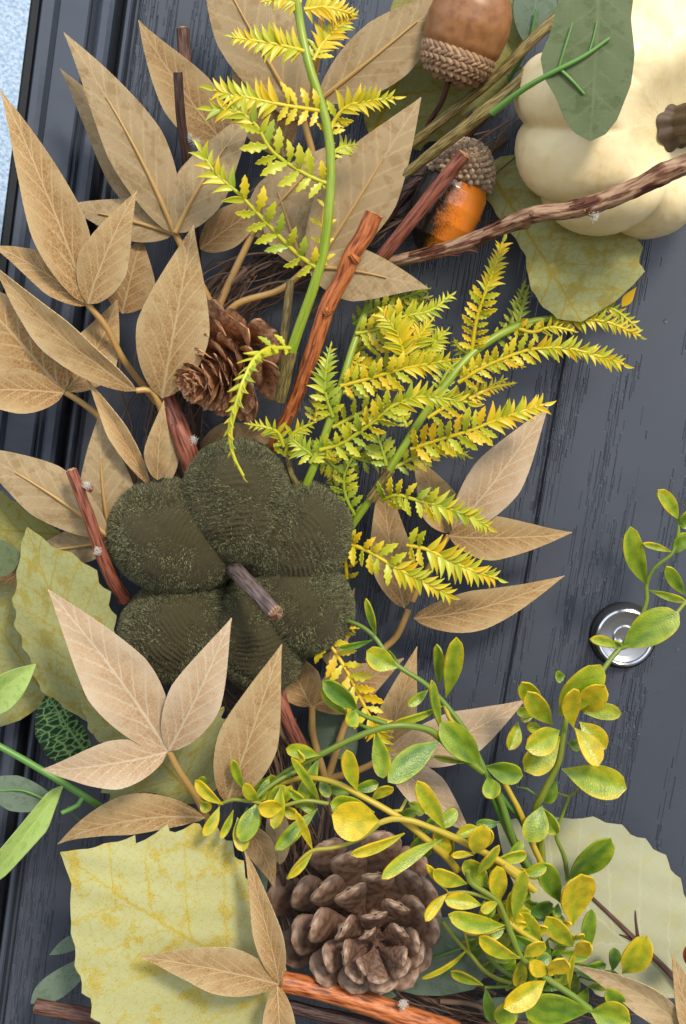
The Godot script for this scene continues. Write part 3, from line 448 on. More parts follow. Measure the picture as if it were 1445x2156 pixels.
	t = thing("boxwood_sprig", "yellow stemmed boxwood with a bright round leaf over the lower cone", "sprig", "plastic boxwood sprigs")
	sprig(t, [m(-13.4, -121, 66), m(-7.4, -114.4, 70), m(0.3, -109.3, 74), m(9.2, -107.1, 78), m(16.7, -107, 82), m(24.3, -108.9, 85), m(34.6, -112.3, 86), m(45, -116.9, 86), m(56.1, -124.3, 84), m(63.8, -130.4, 80), m(70.3, -137.7, 74)], 1.2, 2.0, 0.85, 0.95)
	thicken(t, [m(-13.4, -122.4, 62), m(0.3, -111.2, 68), m(16.9, -109.5, 74), m(35.2, -115.7, 76), m(57.1, -127.8, 74)], 7, 12.0, 0.45)
	sprig(t, [m(33.8, -117.7, 90), m(39, -115, 90), m(46.2, -114.5, 90), m(54.6, -116.7, 88), m(65.2, -120.6, 84), m(76.1, -125.4, 80), m(86.4, -130.4, 76), m(99.1, -138, 70)], 1.5, 2.1, 0.8, 0.95)
	thicken(t, [m(55, -118.1, 84), m(65.7, -122, 80), m(76.7, -126.8, 76), m(87, -131.8, 72), m(99.8, -139.5, 66)], 7, 13.0, 0.6)
	sprig(t, [m(1.2, -146.6, 90), m(3.5, -140.3, 91), m(8.9, -132.8, 92), m(16.5, -129.9, 93), m(24, -126.7, 92), m(29.8, -122.6, 91), m(34, -117.7, 90)], 0.9, 1.3, 0.75, 0.45)
	sprig(t, [m(44.1, -110.1, 78), m(42.2, -113.7, 82), m(38.9, -114, 84)], 0.8, 1.0, 0.6, 0.8)
	bw(t, m(23.5, -107.5, 85), m(16.3, -89.3, 92), 3.3, 0.75)
	bw(t, m(33.7, -116.2, 91), m(14.5, -114.4, 98), 8.3, 0.95)
	bw(t, m(31.6, -114.2, 88), m(13.3, -112.4, 90), 5.0, 0.45)
	bw(t, m(9.3, -132.5, 92), m(0.1, -115.4, 99), 1.7, 0.85)
	bw(t, m(9.3, -133, 92), m(1.3, -144.7, 94), 1.4, 0.75)
	bw(t, m(45.1, -121.5, 86), m(24.5, -130.5, 95), 2.6, 0.80)
	bw(t, m(60.7, -121.9, 85), m(38.2, -138.1, 96), 3.1, 0.60)
	bw(t, m(61.4, -117.9, 84), m(46.1, -97.2, 92), 3.5, 0.70)
	bw(t, m(74.2, -126.8, 81), m(76.5, -112.5, 88), 4.6, 0.80)
	bw(t, m(74.9, -128.2, 80), m(65.6, -128.6, 84), 1.5, 0.80)
	bw(t, m(78.2, -137, 78), m(83.9, -120.4, 86), 1.8, 0.75)
	bw(t, m(45.1, -111.2, 78), m(52.4, -115, 76), 2.9, 0.60)
	bw(t, m(9.9, -113.3, 70), m(20.9, -115, 66), 2.5, 0.30)
	bw(t, m(57.2, -127.5, 70), m(65.4, -134.5, 64), 2.5, 0.30)
	bw(t, m(50.5, -126.6, 66), m(58.5, -138.2, 62), 3.3, 0.25)
	t = thing("boxwood_sprig", "boxwood sprig curving up across the steel door viewer", "sprig", "plastic boxwood sprigs")
	sprig(t, [m(119.8, -52, 46), m(123.4, -45.4, 44), m(126.7, -40.7, 42), m(131.9, -33.6, 38), m(135.2, -25, 36), m(135.7, -17.8, 36), m(134.5, -13.4, 36), m(135, -7.3, 37), m(137.7, -2.2, 38), m(141.9, 2.8, 39), m(143.3, 9.1, 39), m(143.1, 14.7, 38), m(142.2, 17.7, 38)], 1.5, 1.0, 0.18, 0.2)
	sprig(t, [m(126.9, -40.7, 42), m(134.4, -35.8, 44), m(141, -30.6, 44), m(146.6, -23.9, 42), m(151.8, -16.8, 38), m(155.2, -12, 36)], 1.2, 1.1, 0.25, 0.3)
	bw(t, m(142.2, 17.7, 38), m(130.1, 29.6, 44), 3.2, 0.62)
	bw(t, m(135, -12.4, 36), m(120.9, 12.5, 46), 4.3, 0.48)
	bw(t, m(142.1, 3.7, 39), m(127.1, 6.4, 48), 1.5, 0.60)
	bw(t, m(136, -14.5, 36), m(150.3, -15.6, 44), 1.7, 0.50)
	bw(t, m(151.3, -13.9, 38), m(139.1, -1.9, 46), 2.9, 0.40)
	bw(t, m(127.7, -40.7, 42), m(148, -21, 46), 7.2, 0.46)
	bw(t, m(126, -40.3, 42), m(112, -37.2, 50), 2.2, 0.60)
	bw(t, m(142.4, 3, 38), m(147.1, 13, 40), 3.4, 0.35)
	bw(t, m(143, 15, 38), m(146.1, 22.7, 42), 2.5, 0.30)
	bw(t, m(143.2, 16, 38), m(146.5, 15.8, 40), 1.5, 0.40)
	bw(t, m(127.3, -40, 42), m(122.7, -37.7, 44), 1.8, 0.40)
	t = thing("boxwood_sprig", "boxwood sprig topped by a yellow leaf rosette below the door viewer", "sprig", "plastic boxwood sprigs")
	sprig(t, [m(120.8, -49.8, 46), m(112.5, -61.2, 50), m(107.5, -71.2, 54), m(107.5, -79.9, 54), m(107.7, -89.4, 54), m(106.3, -97.5, 52), m(103.7, -108.2, 50), m(102.7, -115.4, 46), m(107.1, -127.5, 40), m(111.8, -143.1, 34)], 1.4, 2.4, 0.2, 0.35)
	sprig(t, [m(94, -109.1, 40), m(98.4, -108.5, 42), m(102.5, -110.4, 44)], 0.5, 0.6, 0.2, 0.2)
	sprig(t, [m(110.6, -107.5, 44), m(116.7, -108.1, 44), m(119.1, -103.8, 46)], 0.6, 0.7, 0.4, 0.3)
	sprig(t, [m(116.3, -108.2, 44), m(115.2, -115.7, 44), m(113.9, -126.1, 44), m(119.5, -136.2, 42), m(123.8, -147.9, 38)], 0.9, 1.4, 0.2, 0.2)
	bw(t, m(104, -71, 54), m(115.6, -44.5, 64), 7.5, 0.52)
	bw(t, m(104.4, -54.6, 50), m(100.3, -55.9, 50), 2.6, 0.35)
	bw(t, m(101.4, -74.3, 58), m(86.7, -59.3, 70), 4.6, 0.66)
	bw(t, m(96.4, -69.1, 54), m(84.6, -57.1, 64), 4.1, 0.60)
	bw(t, m(109.8, -73.5, 60), m(104.2, -53.7, 76), 4.2, 0.84)
	bw(t, m(113, -67, 56), m(118.1, -52, 68), 5.3, 0.85)
	bw(t, m(114.4, -68.9, 52), m(129.9, -66, 54), 3.6, 0.62)
	bw(t, m(110.2, -73.8, 60), m(121.4, -86.2, 68), 4.7, 0.85)
	bw(t, m(112.7, -71.8, 56), m(124.8, -80.5, 60), 4.5, 0.80)
	bw(t, m(104.1, -75.8, 60), m(89.9, -82.9, 70), 5.7, 0.66)
	bw(t, m(106.4, -80.1, 54), m(92.9, -95.8, 58), 7.2, 0.62)
	bw(t, m(93.5, -73.3, 52), m(86.1, -71.9, 54), 2.3, 0.55)
	bw(t, m(87.6, -77, 52), m(85, -88.1, 58), 3.2, 0.66)
	bw(t, m(94, -74.5, 50), m(88.7, -75.4, 50), 2.3, 0.60)
	bw(t, m(109.2, -93.8, 54), m(136, -95.7, 62), 6.8, 0.60)
	bw(t, m(109.1, -100.7, 48), m(105.5, -111.7, 46), 3.8, 0.30)
	bw(t, m(104.5, -112.5, 50), m(100.5, -127.1, 56), 5.7, 0.50)
	bw(t, m(105.3, -113.9, 48), m(112.9, -123.9, 50), 3.6, 0.45)
	bw(t, m(123.6, -146.3, 40), m(135.7, -121.3, 52), 6.8, 0.32)
	bw(t, m(110.6, -83.6, 48), m(117.3, -84.7, 46), 2.6, 0.40)
	bw(t, m(98, -78.3, 54), m(91.4, -77.2, 56), 2.3, 0.60)
	bw(t, m(105.7, -92.6, 50), m(99, -97.9, 48), 2.3, 0.45)
	t = thing("boxwood_sprig", "dark green and orange boxwood stems crossing the cream leaf back", "sprig", "plastic boxwood sprigs")
	sprig(t, [m(85, -102.6, 52), m(90.8, -110.3, 50), m(96.2, -117.8, 48), m(103.3, -130, 46), m(108.5, -138.1, 44), m(113.2, -145.6, 42)], 1.5, 1.7, 0.95, 1.0)
	thicken(t, [m(100.9, -158.5, 52), m(112.5, -167.1, 52), m(123.8, -176.8, 50), m(135.5, -188.3, 48), m(141.9, -193.6, 46)], 9, 14.0, 0.35)
	sprig(t, [m(79.2, -102.2, 56), m(82.8, -111.1, 54), m(89.8, -122.6, 50), m(97.8, -135, 46), m(104.7, -144.5, 42)], 1.8, 2.0, 0.0, 0.05)
	sprig(t, [m(85.2, -109.6, 50), m(90.3, -115.1, 48), m(97.4, -121.9, 44), m(106.8, -135.7, 38)], 1.4, 1.4, 0.0, 0.1)
	bw(t, m(118.1, -150.9, 58), m(106.3, -131.8, 66), 4.5, 0.35)
	bw(t, m(117.5, -151.4, 58), m(117.3, -157.2, 60), 1.9, 0.30)
	bw(t, m(125.1, -160, 58), m(122.2, -132.7, 70), 7.5, 0.85)
	bw(t, m(127, -169.3, 58), m(112.2, -155.7, 64), 4.5, 0.70)
	bw(t, m(126.8, -171.2, 62), m(131.1, -161.7, 70), 3.4, 0.95)
	bw(t, m(129.1, -188.6, 58), m(127, -170.6, 62), 1.4, 0.75)
	bw(t, m(150.4, -178.6, 56), m(155.8, -157.1, 64), 5.9, 0.75)
	bw(t, m(97.3, -141.6, 50), m(109.3, -143.2, 52), 1.8, 0.70)
	bw(t, m(120.9, -160.5, 56), m(124.3, -159, 60), 1.6, 0.95)
	bw(t, m(135.7, -187.9, 46), m(151.2, -183.5, 46), 2.8, 0.15)
	bw(t, m(135.7, -174.8, 50), m(133.4, -154, 52), 3.2, 0.35)
	bw(t, m(119.5, -177.9, 52), m(124.2, -170.7, 54), 2.0, 0.35)
	bw(t, m(126.7, -166.5, 58), m(129.8, -161.6, 62), 1.5, 0.70)
	bw(t, m(103.6, -156.1, 46), m(117.1, -160.1, 46), 2.4, 0.50)
	bw(t, m(149, -183.5, 44), m(147.9, -172.9, 44), 2.8, 0.20)
	bw(t, m(112.4, -162.7, 46), m(103.6, -156.1, 46), 2.4, 0.30)
	sprig(t, [m(117.1, -157.6, 56), m(120.7, -160.1, 57), m(124.7, -159.9, 58)], 1.0, 0.8, 0.95, 0.9)
	sprig(t, [m(109.9, -157.7, 46), m(117.1, -160.1, 46), m(122.6, -163.7, 48)], 1.0, 1.0, 0.3, 0.9)
	t = thing("boxwood_sprig", "dense yellow green boxwood cluster right of the lower cone", "sprig", "plastic boxwood sprigs")
	sprig(t, [m(72.8, -132.2, 88), m(74.6, -137.3, 86), m(81, -141.2, 84), m(87.4, -144.9, 82), m(91.9, -151.5, 80), m(96.9, -160.8, 78), m(103.7, -170.8, 76), m(115, -178.2, 74), m(127.1, -184.9, 72), m(136.3, -190.8, 70)], 1.4, 2.0, 0.25, 0.15)
	thicken(t, [m(81.6, -142.7, 80), m(88, -146.4, 78), m(92.6, -153.1, 76), m(97.6, -162.5, 74), m(104.5, -172.5, 72), m(116.3, -180.9, 68)], 8, 13.0, 0.5)
	sprig(t, [m(88.1, -145.8, 80), m(91.3, -152, 79), m(96.1, -155.9, 78), m(104, -161.4, 74), m(108.7, -164.1, 72)], 1.7, 1.4, 0.9, 0.85)
	thicken(t, [m(89.1, -148.2, 74), m(92.4, -154.8, 72), m(97.5, -159.1, 70), m(105.4, -164.7, 66)], 5, 12.0, 0.7)
	sprig(t, [m(66.8, -144.4, 84), m(73.3, -142.9, 84), m(80.9, -144.1, 82), m(85.8, -145, 82)], 0.9, 1.1, 0.4, 0.3)
	sprig(t, [m(88.1, -131.9, 76), m(96.9, -138, 72), m(104.4, -143.4, 68)], 2.0, 2.0, 0.9, 0.9)
	bw(t, m(73.9, -124.3, 89), m(75, -109.5, 96), 4.2, 0.85)
	bw(t, m(73.1, -124.6, 88), m(64.8, -125.6, 92), 1.5, 0.85)
	bw(t, m(76.7, -134.7, 86), m(82.6, -117.6, 94), 1.9, 0.60)
	bw(t, m(73.6, -138.3, 86), m(58.4, -132.9, 92), 3.7, 0.72)
	bw(t, m(83.7, -141.1, 80), m(71.9, -132.1, 78), 4.5, 0.55)
	bw(t, m(66.7, -143.8, 84), m(55.7, -131.8, 90), 1.5, 0.85)
	bw(t, m(67, -144.3, 84), m(59, -155.3, 90), 2.2, 0.90)
	bw(t, m(81.6, -147.3, 84), m(65.7, -146.5, 86), 3.5, 0.75)
	bw(t, m(92.3, -154.9, 82), m(67.8, -151, 90), 4.2, 0.60)
	bw(t, m(88.2, -145.2, 82), m(80.9, -148.2, 88), 2.4, 0.75)
	bw(t, m(89.6, -146, 78), m(84.8, -129.8, 84), 3.9, 0.82)
	bw(t, m(86.3, -142.3, 76), m(84.1, -136, 80), 2.4, 0.90)
	bw(t, m(96.5, -153.9, 80), m(95.1, -127.6, 90), 3.1, 0.60)
	bw(t, m(94.1, -153.7, 78), m(94, -139.4, 82), 3.0, 0.75)
	bw(t, m(101.8, -169.5, 78), m(82.6, -160.3, 84), 3.6, 0.72)
	bw(t, m(103.5, -169.3, 77), m(109.8, -159.6, 82), 3.4, 0.80)
	bw(t, m(111, -165.1, 68), m(99, -151.6, 74), 4.7, 0.60)
	bw(t, m(103.1, -156.5, 74), m(97.5, -154.8, 78), 2.4, 0.85)
	bw(t, m(114.7, -175.6, 76), m(118.7, -164.2, 84), 4.2, 0.95)
	bw(t, m(114.8, -175.2, 75), m(105.2, -169, 82), 3.4, 0.95)
	bw(t, m(114.4, -178.9, 75), m(97.6, -189.4, 84), 5.2, 0.85)
	bw(t, m(136.1, -190.6, 71), m(107.6, -191.9, 74), 7.7, 0.35)
	bw(t, m(136.2, -191, 71), m(152.4, -190.5, 76), 7.7, 0.55)
	bw(t, m(106.2, -193.3, 66), m(99.2, -204, 68), 5.3, 0.50)
	bw(t, m(123.6, -198.4, 64), m(112.1, -203, 66), 4.5, 0.60)
	bw(t, m(153.2, -192.4, 60), m(143.4, -183.3, 64), 3.9, 0.35)
	bw(t, m(92.9, -157.1, 80), m(76, -160.4, 82), 1.6, 0.80)
	bw(t, m(104.1, -147.7, 66), m(100, -146.6, 64), 3.2, 0.40)
	t = thing("boxwood_sprig", "thin sparse boxwood twigs over the grey green leaf at the bottom", "sprig", "plastic boxwood sprigs")
	sprig(t, [m(69.5, -165.9, 62), m(76.8, -173.9, 60), m(83.8, -180, 58), m(90.4, -187.2, 54), m(97.5, -192.3, 50), m(105.3, -195.4, 46)], 0.9, 1.3, 0.3, 0.3)
	sprig(t, [m(76.6, -162.6, 66), m(80.4, -171.5, 62), m(83.8, -179.8, 58)], 0.7, 0.7, 0.5, 0.3)
	sprig(t, [m(84.7, -170.9, 54), m(91.1, -180.4, 52), m(99.7, -188.9, 48), m(107.8, -193.9, 44)], 1.5, 1.5, 0.2, 0.1)
	thicken(t, [m(85.2, -172.5, 50), m(91.7, -182.2, 48), m(100, -189.8, 46), m(108.2, -194.8, 42), m(121.4, -200, 40)], 8, 14.0, 0.25)
	sprig(t, [m(93.7, -197.5, 50), m(98.6, -197.6, 48), m(105.1, -198, 44)], 0.9, 1.0, 0.2, 0.1)
	bw(t, m(81.8, -178.3, 59), m(64.4, -190.6, 66), 1.2, 0.75)
	bw(t, m(93.1, -196.7, 50), m(77.6, -190.8, 54), 2.7, 0.55)
	bw(t, m(94.1, -197, 50), m(100.1, -212.6, 50), 2.7, 0.30)
	bw(t, m(106.3, -195.1, 44), m(114.4, -191.1, 42), 2.8, 0.25)

# more small leaves in pairs along a stem
func thicken(t: Node3D, pts: Array, pairs: int, size: float, yellow: float):
	var q := spline(pts, 0.001)
	for k in pairs:
		var at := clampi(int(q.size() * (k + rf(0.2, 0.8)) / pairs), 1, q.size() - 2)
		var d := (q[at + 1] - q[at - 1]).normalized()
		var nn := (Vector3(0, 0, 1) - d * d.z).normalized()
		var side := d.cross(nn)
		for s in [-1.0, 1.0]:
			if rng.randf() < 0.2:
				continue
			var dir: Vector3 = (d * rf(0.2, 0.9) + side * s * rf(0.5, 1.0) + nn * rf(-0.7, 0.5)).normalized()
			var l := size * rf(0.7, 1.15) * 0.001
			bw(t, q[at], q[at] + dir * l, size * rf(0.19, 0.25), clampf(yellow + rf(-0.3, 0.3), 0.0, 0.95))

func droplets():
	droplet(m(120.8, -23.5, 0), 1.15, "clear water droplet on the door just above the door viewer")
	droplet(m(162.2, -44.9, 0), 1.0, "clear water droplet on the door right of the door viewer")
	droplet(m(147, -80.1, 0), 0.7, "clear water droplet on the door beneath the door viewer")
	droplet(m(129.3, 101.7, 0), 1.0, "clear water droplet on the door right of the long fern tip")

func droplet(at: Vector3, r: float, label: String):
	var t := thing("water_droplet", label, "droplet", "droplets on the door")
	t.position = at
	var s := SphereMesh.new()
	s.radius = r * 0.001
	s.height = r * 0.002
	var o := put(t, "drop", s, M.drop)
	o.scale = Vector3(1, 1.1, 0.7)

var rng := RandomNumberGenerator.new()
var M := {}
var T := {}

func m(x: float, y: float, z: float) -> Vector3:
	return Vector3(x, y, z) * 0.001

func rf(a: float, b: float) -> float:
	return rng.randf_range(a, b)

func lin(r: float, g: float, b: float) -> Color:
	return Color(r, g, b).srgb_to_linear()

# ---------------------------------------------------------------- mesh building
class Acc:
	var v := PackedVector3Array()
	var n := PackedVector3Array()
	var u := PackedVector2Array()
	var w := PackedVector2Array()
	var c := PackedColorArray()
	var i := PackedInt32Array()

	func tri(a: int, b: int, d: int):
		if (v[b] - v[a]).cross(v[d] - v[a]).dot(n[a] + n[b] + n[d]) < 0.0:
			i.append_array([a, b, d])
		else:
			i.append_array([a, d, b])

	# p: rows of points; closed: the last column meets the first
	func grid(p: Array, closed := false, side := 1.0, uv := [], uv2 := [], col := []):
		var rows := p.size()
		var cols: int = p[0].size()
		var base := v.size()
		for r in rows:
			var up_row = p[mini(r + 1, rows - 1)]
			var dn_row = p[maxi(r - 1, 0)]
			for k in cols:
				var k1 := (k + 1) % cols if closed else mini(k + 1, cols - 1)
				var k0 := (k - 1 + cols) % cols if closed else maxi(k - 1, 0)
				var dv: Vector3 = up_row[k] - dn_row[k]
				var du: Vector3 = p[r][k1] - p[r][k0]
				if dv.length_squared() < 1e-14:
					dv = p[mini(r + 1, rows - 1)][(k + cols / 2) % cols] - p[maxi(r - 1, 0)][k]
				if du.length_squared() < 1e-14:
					du = (up_row[k1] - up_row[k0]) + (dn_row[k1] - dn_row[k0])
				var nn := du.cross(dv).normalized() * side
				if nn.length_squared() < 0.5:
					nn = Vector3(0, 0, 1)
				v.append(p[r][k])
				n.append(nn)
				u.append(uv[r][k] if uv else Vector2(float(k) / cols, float(r) / rows))
				w.append(uv2[r][k] if uv2 else Vector2(float(k) / cols, float(r) / rows))
				c.append(col[r][k] if col else Color.WHITE)
		for r in rows - 1:
			for k in (cols if closed else cols - 1):
				var a := base + r * cols + k
				var b := base + r * cols + (k + 1) % cols
				tri(a, b, b + cols)
				tri(a, b + cols, a + cols)

	# a sheet of the given thickness through the rows of points
	func sheet(p: Array, th: float, uv := [], uv2 := [], col := []):
		var rows := p.size()
		var cols: int = p[0].size()
		var top := []
		var bot := []
		for r in rows:
			var a := PackedVector3Array()
			var b := PackedVector3Array()
			for k in cols:
				var dv: Vector3 = p[mini(r + 1, rows - 1)][k] - p[maxi(r - 1, 0)][k]
				var du: Vector3 = p[r][mini(k + 1, cols - 1)] - p[r][maxi(k - 1, 0)]
				if du.length_squared() < 1e-12:
					var q = clampi(r, 1, rows - 2)
					du = p[q][mini(k + 1, cols - 1)] - p[q][maxi(k - 1, 0)]
				var nn := du.cross(dv).normalized() * th * 0.5
				a.append(p[r][k] + nn)
				b.append(p[r][k] - nn)
			top.append(a)
			bot.append(b)
		grid(top, false, 1.0, uv, uv2, col)
		grid(bot, false, -1.0, uv, uv2, col)
		# the rim
		var ra := PackedVector3Array()
		var rb := PackedVector3Array()
		var ru := []
		var rc := []
		var order := []
		for r in rows:
			order.append([r, cols - 1])
		for r in range(rows - 1, -1, -1):
			order.append([r, 0])
		for o in order:
			ra.append(top[o[0]][o[1]])
			rb.append(bot[o[0]][o[1]])
			ru.append(uv[o[0]][o[1]] if uv else Vector2.ZERO)
			rc.append(col[o[0]][o[1]] if col else Color.WHITE)
		grid([ra, rb], false, 1.0, [ru, ru], [], [rc, rc])

	func mesh(mat: Material) -> ArrayMesh:
		var a := []
		a.resize(Mesh.ARRAY_MAX)
		a[Mesh.ARRAY_VERTEX] = v
		a[Mesh.ARRAY_NORMAL] = n
		a[Mesh.ARRAY_TEX_UV] = u
		a[Mesh.ARRAY_TEX_UV2] = w
		a[Mesh.ARRAY_COLOR] = c
		a[Mesh.ARRAY_INDEX] = i
		var me := ArrayMesh.new()
		me.add_surface_from_arrays(Mesh.PRIMITIVE_TRIANGLES, a)
		me.surface_set_material(0, mat)
		return me

func put(parent: Node, called: String, mesh: Mesh, mat: Material = null) -> MeshInstance3D:
	var o := MeshInstance3D.new()
	o.name = called
	o.mesh = mesh
	if mat:
		o.material_override = mat
	parent.add_child(o, true)
	return o

func numbered(called: String) -> String:
	if not has_node(called):
		return called
	var k := 1
	while has_node("%s_%03d" % [called, k]):
		k += 1
	return "%s_%03d" % [called, k]

func thing(called: String, label: String, category: String, group := "") -> Node3D:
	var o := Node3D.new()
	o.name = numbered(called)
	add_child(o)
	o.set_meta("label", label)
	o.set_meta("category", category)
	if group:
		o.set_meta("group", group)
	return o

func spline(pts: Array, step: float) -> PackedVector3Array:
	var out := PackedVector3Array()
	for k in pts.size() - 1:
		var a: Vector3 = pts[k]
		var b: Vector3 = pts[k + 1]
		var a0: Vector3 = pts[k - 1] if k > 0 else a * 2.0 - b
		var b1: Vector3 = pts[k + 2] if k + 2 < pts.size() else b * 2.0 - a
		var cnt := maxi(1, int(a.distance_to(b) / step))
		for j in cnt:
			out.append(a.cubic_interpolate(b, a0, b1, float(j) / cnt))
	out.append(pts[-1])
	return out

# a tube along the points; r0, r1 in mm; rough: uneven radius; ends rounded off
func tube_into(acc: Acc, pts: Array, r0: float, r1: float, seg := 8, step := 2.0, rough := 0.0, flat := 1.0, col0 := Color.WHITE, col1 := Color.WHITE):
	var q := spline(pts, step * 0.001)
	var rows := []
	var uv := []
	var cols := []
	var up := Vector3(0, 0, 1)
	var along := 0.0
	var ph := rf(0, 10)
	var bumps := FastNoiseLite.new()
	bumps.seed = rng.randi_range(0, 9999)
	bumps.frequency = 0.02
	var ridge := []
	for s in seg:
		ridge.append(rf(-1, 1) * rough * 0.5)
	for k in q.size():
		var d: Vector3 = (q[mini(k + 1, q.size() - 1)] - q[maxi(k - 1, 0)]).normalized()
		var side := d.cross(up)
		if side.length() < 0.05:
			side = d.cross(Vector3(0, 1, 0))
		side = side.normalized()
		up = side.cross(d).normalized()
		if k > 0:
			along += q[k].distance_to(q[k - 1])
		var f := float(k) / maxi(1, q.size() - 1)
		var r := lerpf(r0, r1, f) * 0.001
		r *= 1.0 + rough * 1.6 * bumps.get_noise_1d(along * 3500.0)
		var row := PackedVector3Array()
		var ru := []
		var rc := []
		var cc := col0.lerp(col1, f)
		for s in seg:
			var an := TAU * s / seg
			var rr := r
			if rough > 0.0:
				rr *= 1.0 + ridge[s] + rough * 1.3 * bumps.get_noise_2d(s * 40.0, along * 2500.0)
			row.append(q[k] + side * cos(an) * rr + up * sin(an) * rr * flat)
			ru.append(Vector2(absf(2.0 * s / seg - 1.0), along * 15.0 + ph))
			rc.append(cc)
		rows.append(row)
		uv.append(ru)
		cols.append(rc)
	for e in [0, 1]:
		var at: Vector3 = q[0] if e == 0 else q[-1]
		var row := PackedVector3Array()
		for s in seg:
			row.append(at)
		if e == 0:
			rows.push_front(row)
			uv.push_front(uv[0])
			cols.push_front(cols[0])
		else:
			rows.append(row)
			uv.append(uv[-1])
			cols.append(cols[-1])
	# the end caps keep their own edge
	acc.grid(rows.slice(1, rows.size() - 1), true, -1.0, uv.slice(1, uv.size() - 1), [], cols.slice(1, cols.size() - 1))
	acc.grid([rows[0], rows[1]], true, -1.0, [uv[0], uv[1]], [], [cols[0], cols[1]])
	acc.grid([rows[-2], rows[-1]], true, -1.0, [uv[-2], uv[-1]], [], [cols[-2], cols[-1]])

func tube(parent: Node, called: String, pts: Array, r0: float, r1: float, mat: Material, seg := 8, step := 2.0, rough := 0.0, flat := 1.0, col0 := Color.WHITE, col1 := Color.WHITE) -> MeshInstance3D:
	var a := Acc.new()
	tube_into(a, pts, r0, r1, seg, step, rough, flat, col0, col1)
	return put(parent, called, a.mesh(mat))

# ---------------------------------------------------------------- leaves
func profile(t: float, pk: float, e: float, tip: float, full := false) -> float:
	if t < pk:
		return pow(sin(PI * 0.5 * t / pk), e)
	var x := (t - pk) / (1.0 - pk)
	if full:
		return sqrt(maxf(0.0, 1.0 - pow(x, tip * 0.75)))
	return (1.0 - pow(x, tip)) * (1.0 - 0.22 * x)

func from_outline(o: Array, t: float) -> float:
	for k in range(0, o.size() - 2, 2):
		if t <= o[k + 2]:
			var f: float = (t - o[k]) / maxf(1e-6, o[k + 2] - o[k])
			return lerpf(o[k + 1], o[k + 3], clampf(f, 0, 1))
	return o[-1]

# a leaf from its base to its tip; wl, wr: half widths in mm, left and right of the midrib seen from in front
func leaf(parent: Node, called: String, a: Vector3, b: Vector3, wl: float, wr: float, mat: Material, o := {}) -> MeshInstance3D:
	var acc := Acc.new()
	leaf_into(acc, a, b, wl, wr, o)
	return put(parent, called, acc.mesh(mat))

func leaf_into(acc: Acc, a: Vector3, b: Vector3, wl: float, wr: float, o: Dictionary):
	var d := (b - a).normalized()
	var size := a.distance_to(b) * 1000.0
	var nn := (Vector3(0, 0, 1) - d * d.z).normalized().rotated(d, o.get("roll", 0.0))
	var lat := d.cross(nn)
	var nt: int = o.get("nt", 24)
	var ns: int = o.get("ns", 5)
	var pk: float = o.get("pk", 0.4)
	var e: float = o.get("e", 0.8)
	var tip: float = o.get("tip", 1.5)
	var bow: float = o.get("bow", 0.0)
	var hook: float = o.get("hook", 0.0)
	var arc: float = o.get("arc", 0.0)
	var fold: float = o.get("fold", 0.0)
	var wave: float = o.get("wave", 0.0)
	var curl: float = o.get("curl", 0.0)
	var twist: float = o.get("twist", 0.0)
	var teeth: int = o.get("teeth", 0)
	var deep: float = o.get("deep", 0.12)
	var thick: float = o.get("thick", 0.45)
	var ln: Array = o.get("L", [])
	var rn: Array = o.get("R", [])
	var tile: float = o.get("tile", 16.0)
	var cfun: float = o.get("yellow", -1.0)
	var full: bool = o.get("full", false)
	var ph: float = o.get("ph", fposmod(a.x * 9173.0 + b.y * 7411.0, 6.0))
	var wm := maxf(wl, wr)
	if teeth > 0:
		nt = teeth * 4
	var off := Vector2(ph * 3.1, ph * 1.7)
	var rows := []
	var uv := []
	var uv2 := []
	var col := []
	for r in nt + 1:
		var t := float(r) / nt
		var row := PackedVector3Array()
		var ru := []
		var rw := []
		var rc := []
		var saw := 0.0
		if teeth > 0:
			saw = [0.0, 0.55, 1.0, 0.25][r % 4]
		for k in range(-ns, ns + 1):
			var f := float(k) / ns
			var wide: float
			if k < 0:
				wide = from_outline(ln, t) if ln else wl * profile(t, pk, e, tip, full)
			else:
				wide = from_outline(rn, t) if rn else wr * profile(t, pk, e, tip, full)
			var edge := absf(f)
			if teeth > 0 and edge > 0.7:
				wide *= 1.0 - deep * (1.0 - saw) * (edge - 0.7) / 0.3
			wide = maxf(wide, 0.16)
			var s := wide * f
			var sw := s / wm
			var h := arc * 4.0 * t * (1.0 - t) + fold * pow(absf(sw), 1.3) + curl * t * t
			h += wave * sin(t * 9.0 + ph + (1.5 if k < 0 else 0.0)) * absf(sw) * (1.0 if k < 0 else 0.8)
			h += wave * 0.35 * sin(t * 21.0 + ph * 2.0 + s * 0.4)
			var tw := twist * t
			var q := lat * (s * cos(tw)) + nn * (s * sin(tw))
			row.append(a + d * (size * t * 0.001) + (q + lat * (bow * 4.0 * t * (1.0 - t) + hook * sin(t * PI * 1.5) * t) + nn * h) * 0.001)
			ru.append(Vector2(s / tile + off.x, size * t / tile + off.y))
			rw.append(Vector2(0.5 + 0.5 * s / wm, 1.0 - t))
			if cfun >= 0.0:
				rc.append(dye(cfun, edge, t, s, ph))
		rows.append(row)
		uv.append(ru)
		uv2.append(rw)
		col.append(rc)
	acc.sheet(rows, thick * 0.001, uv, uv2, col if cfun >= 0.0 else [])

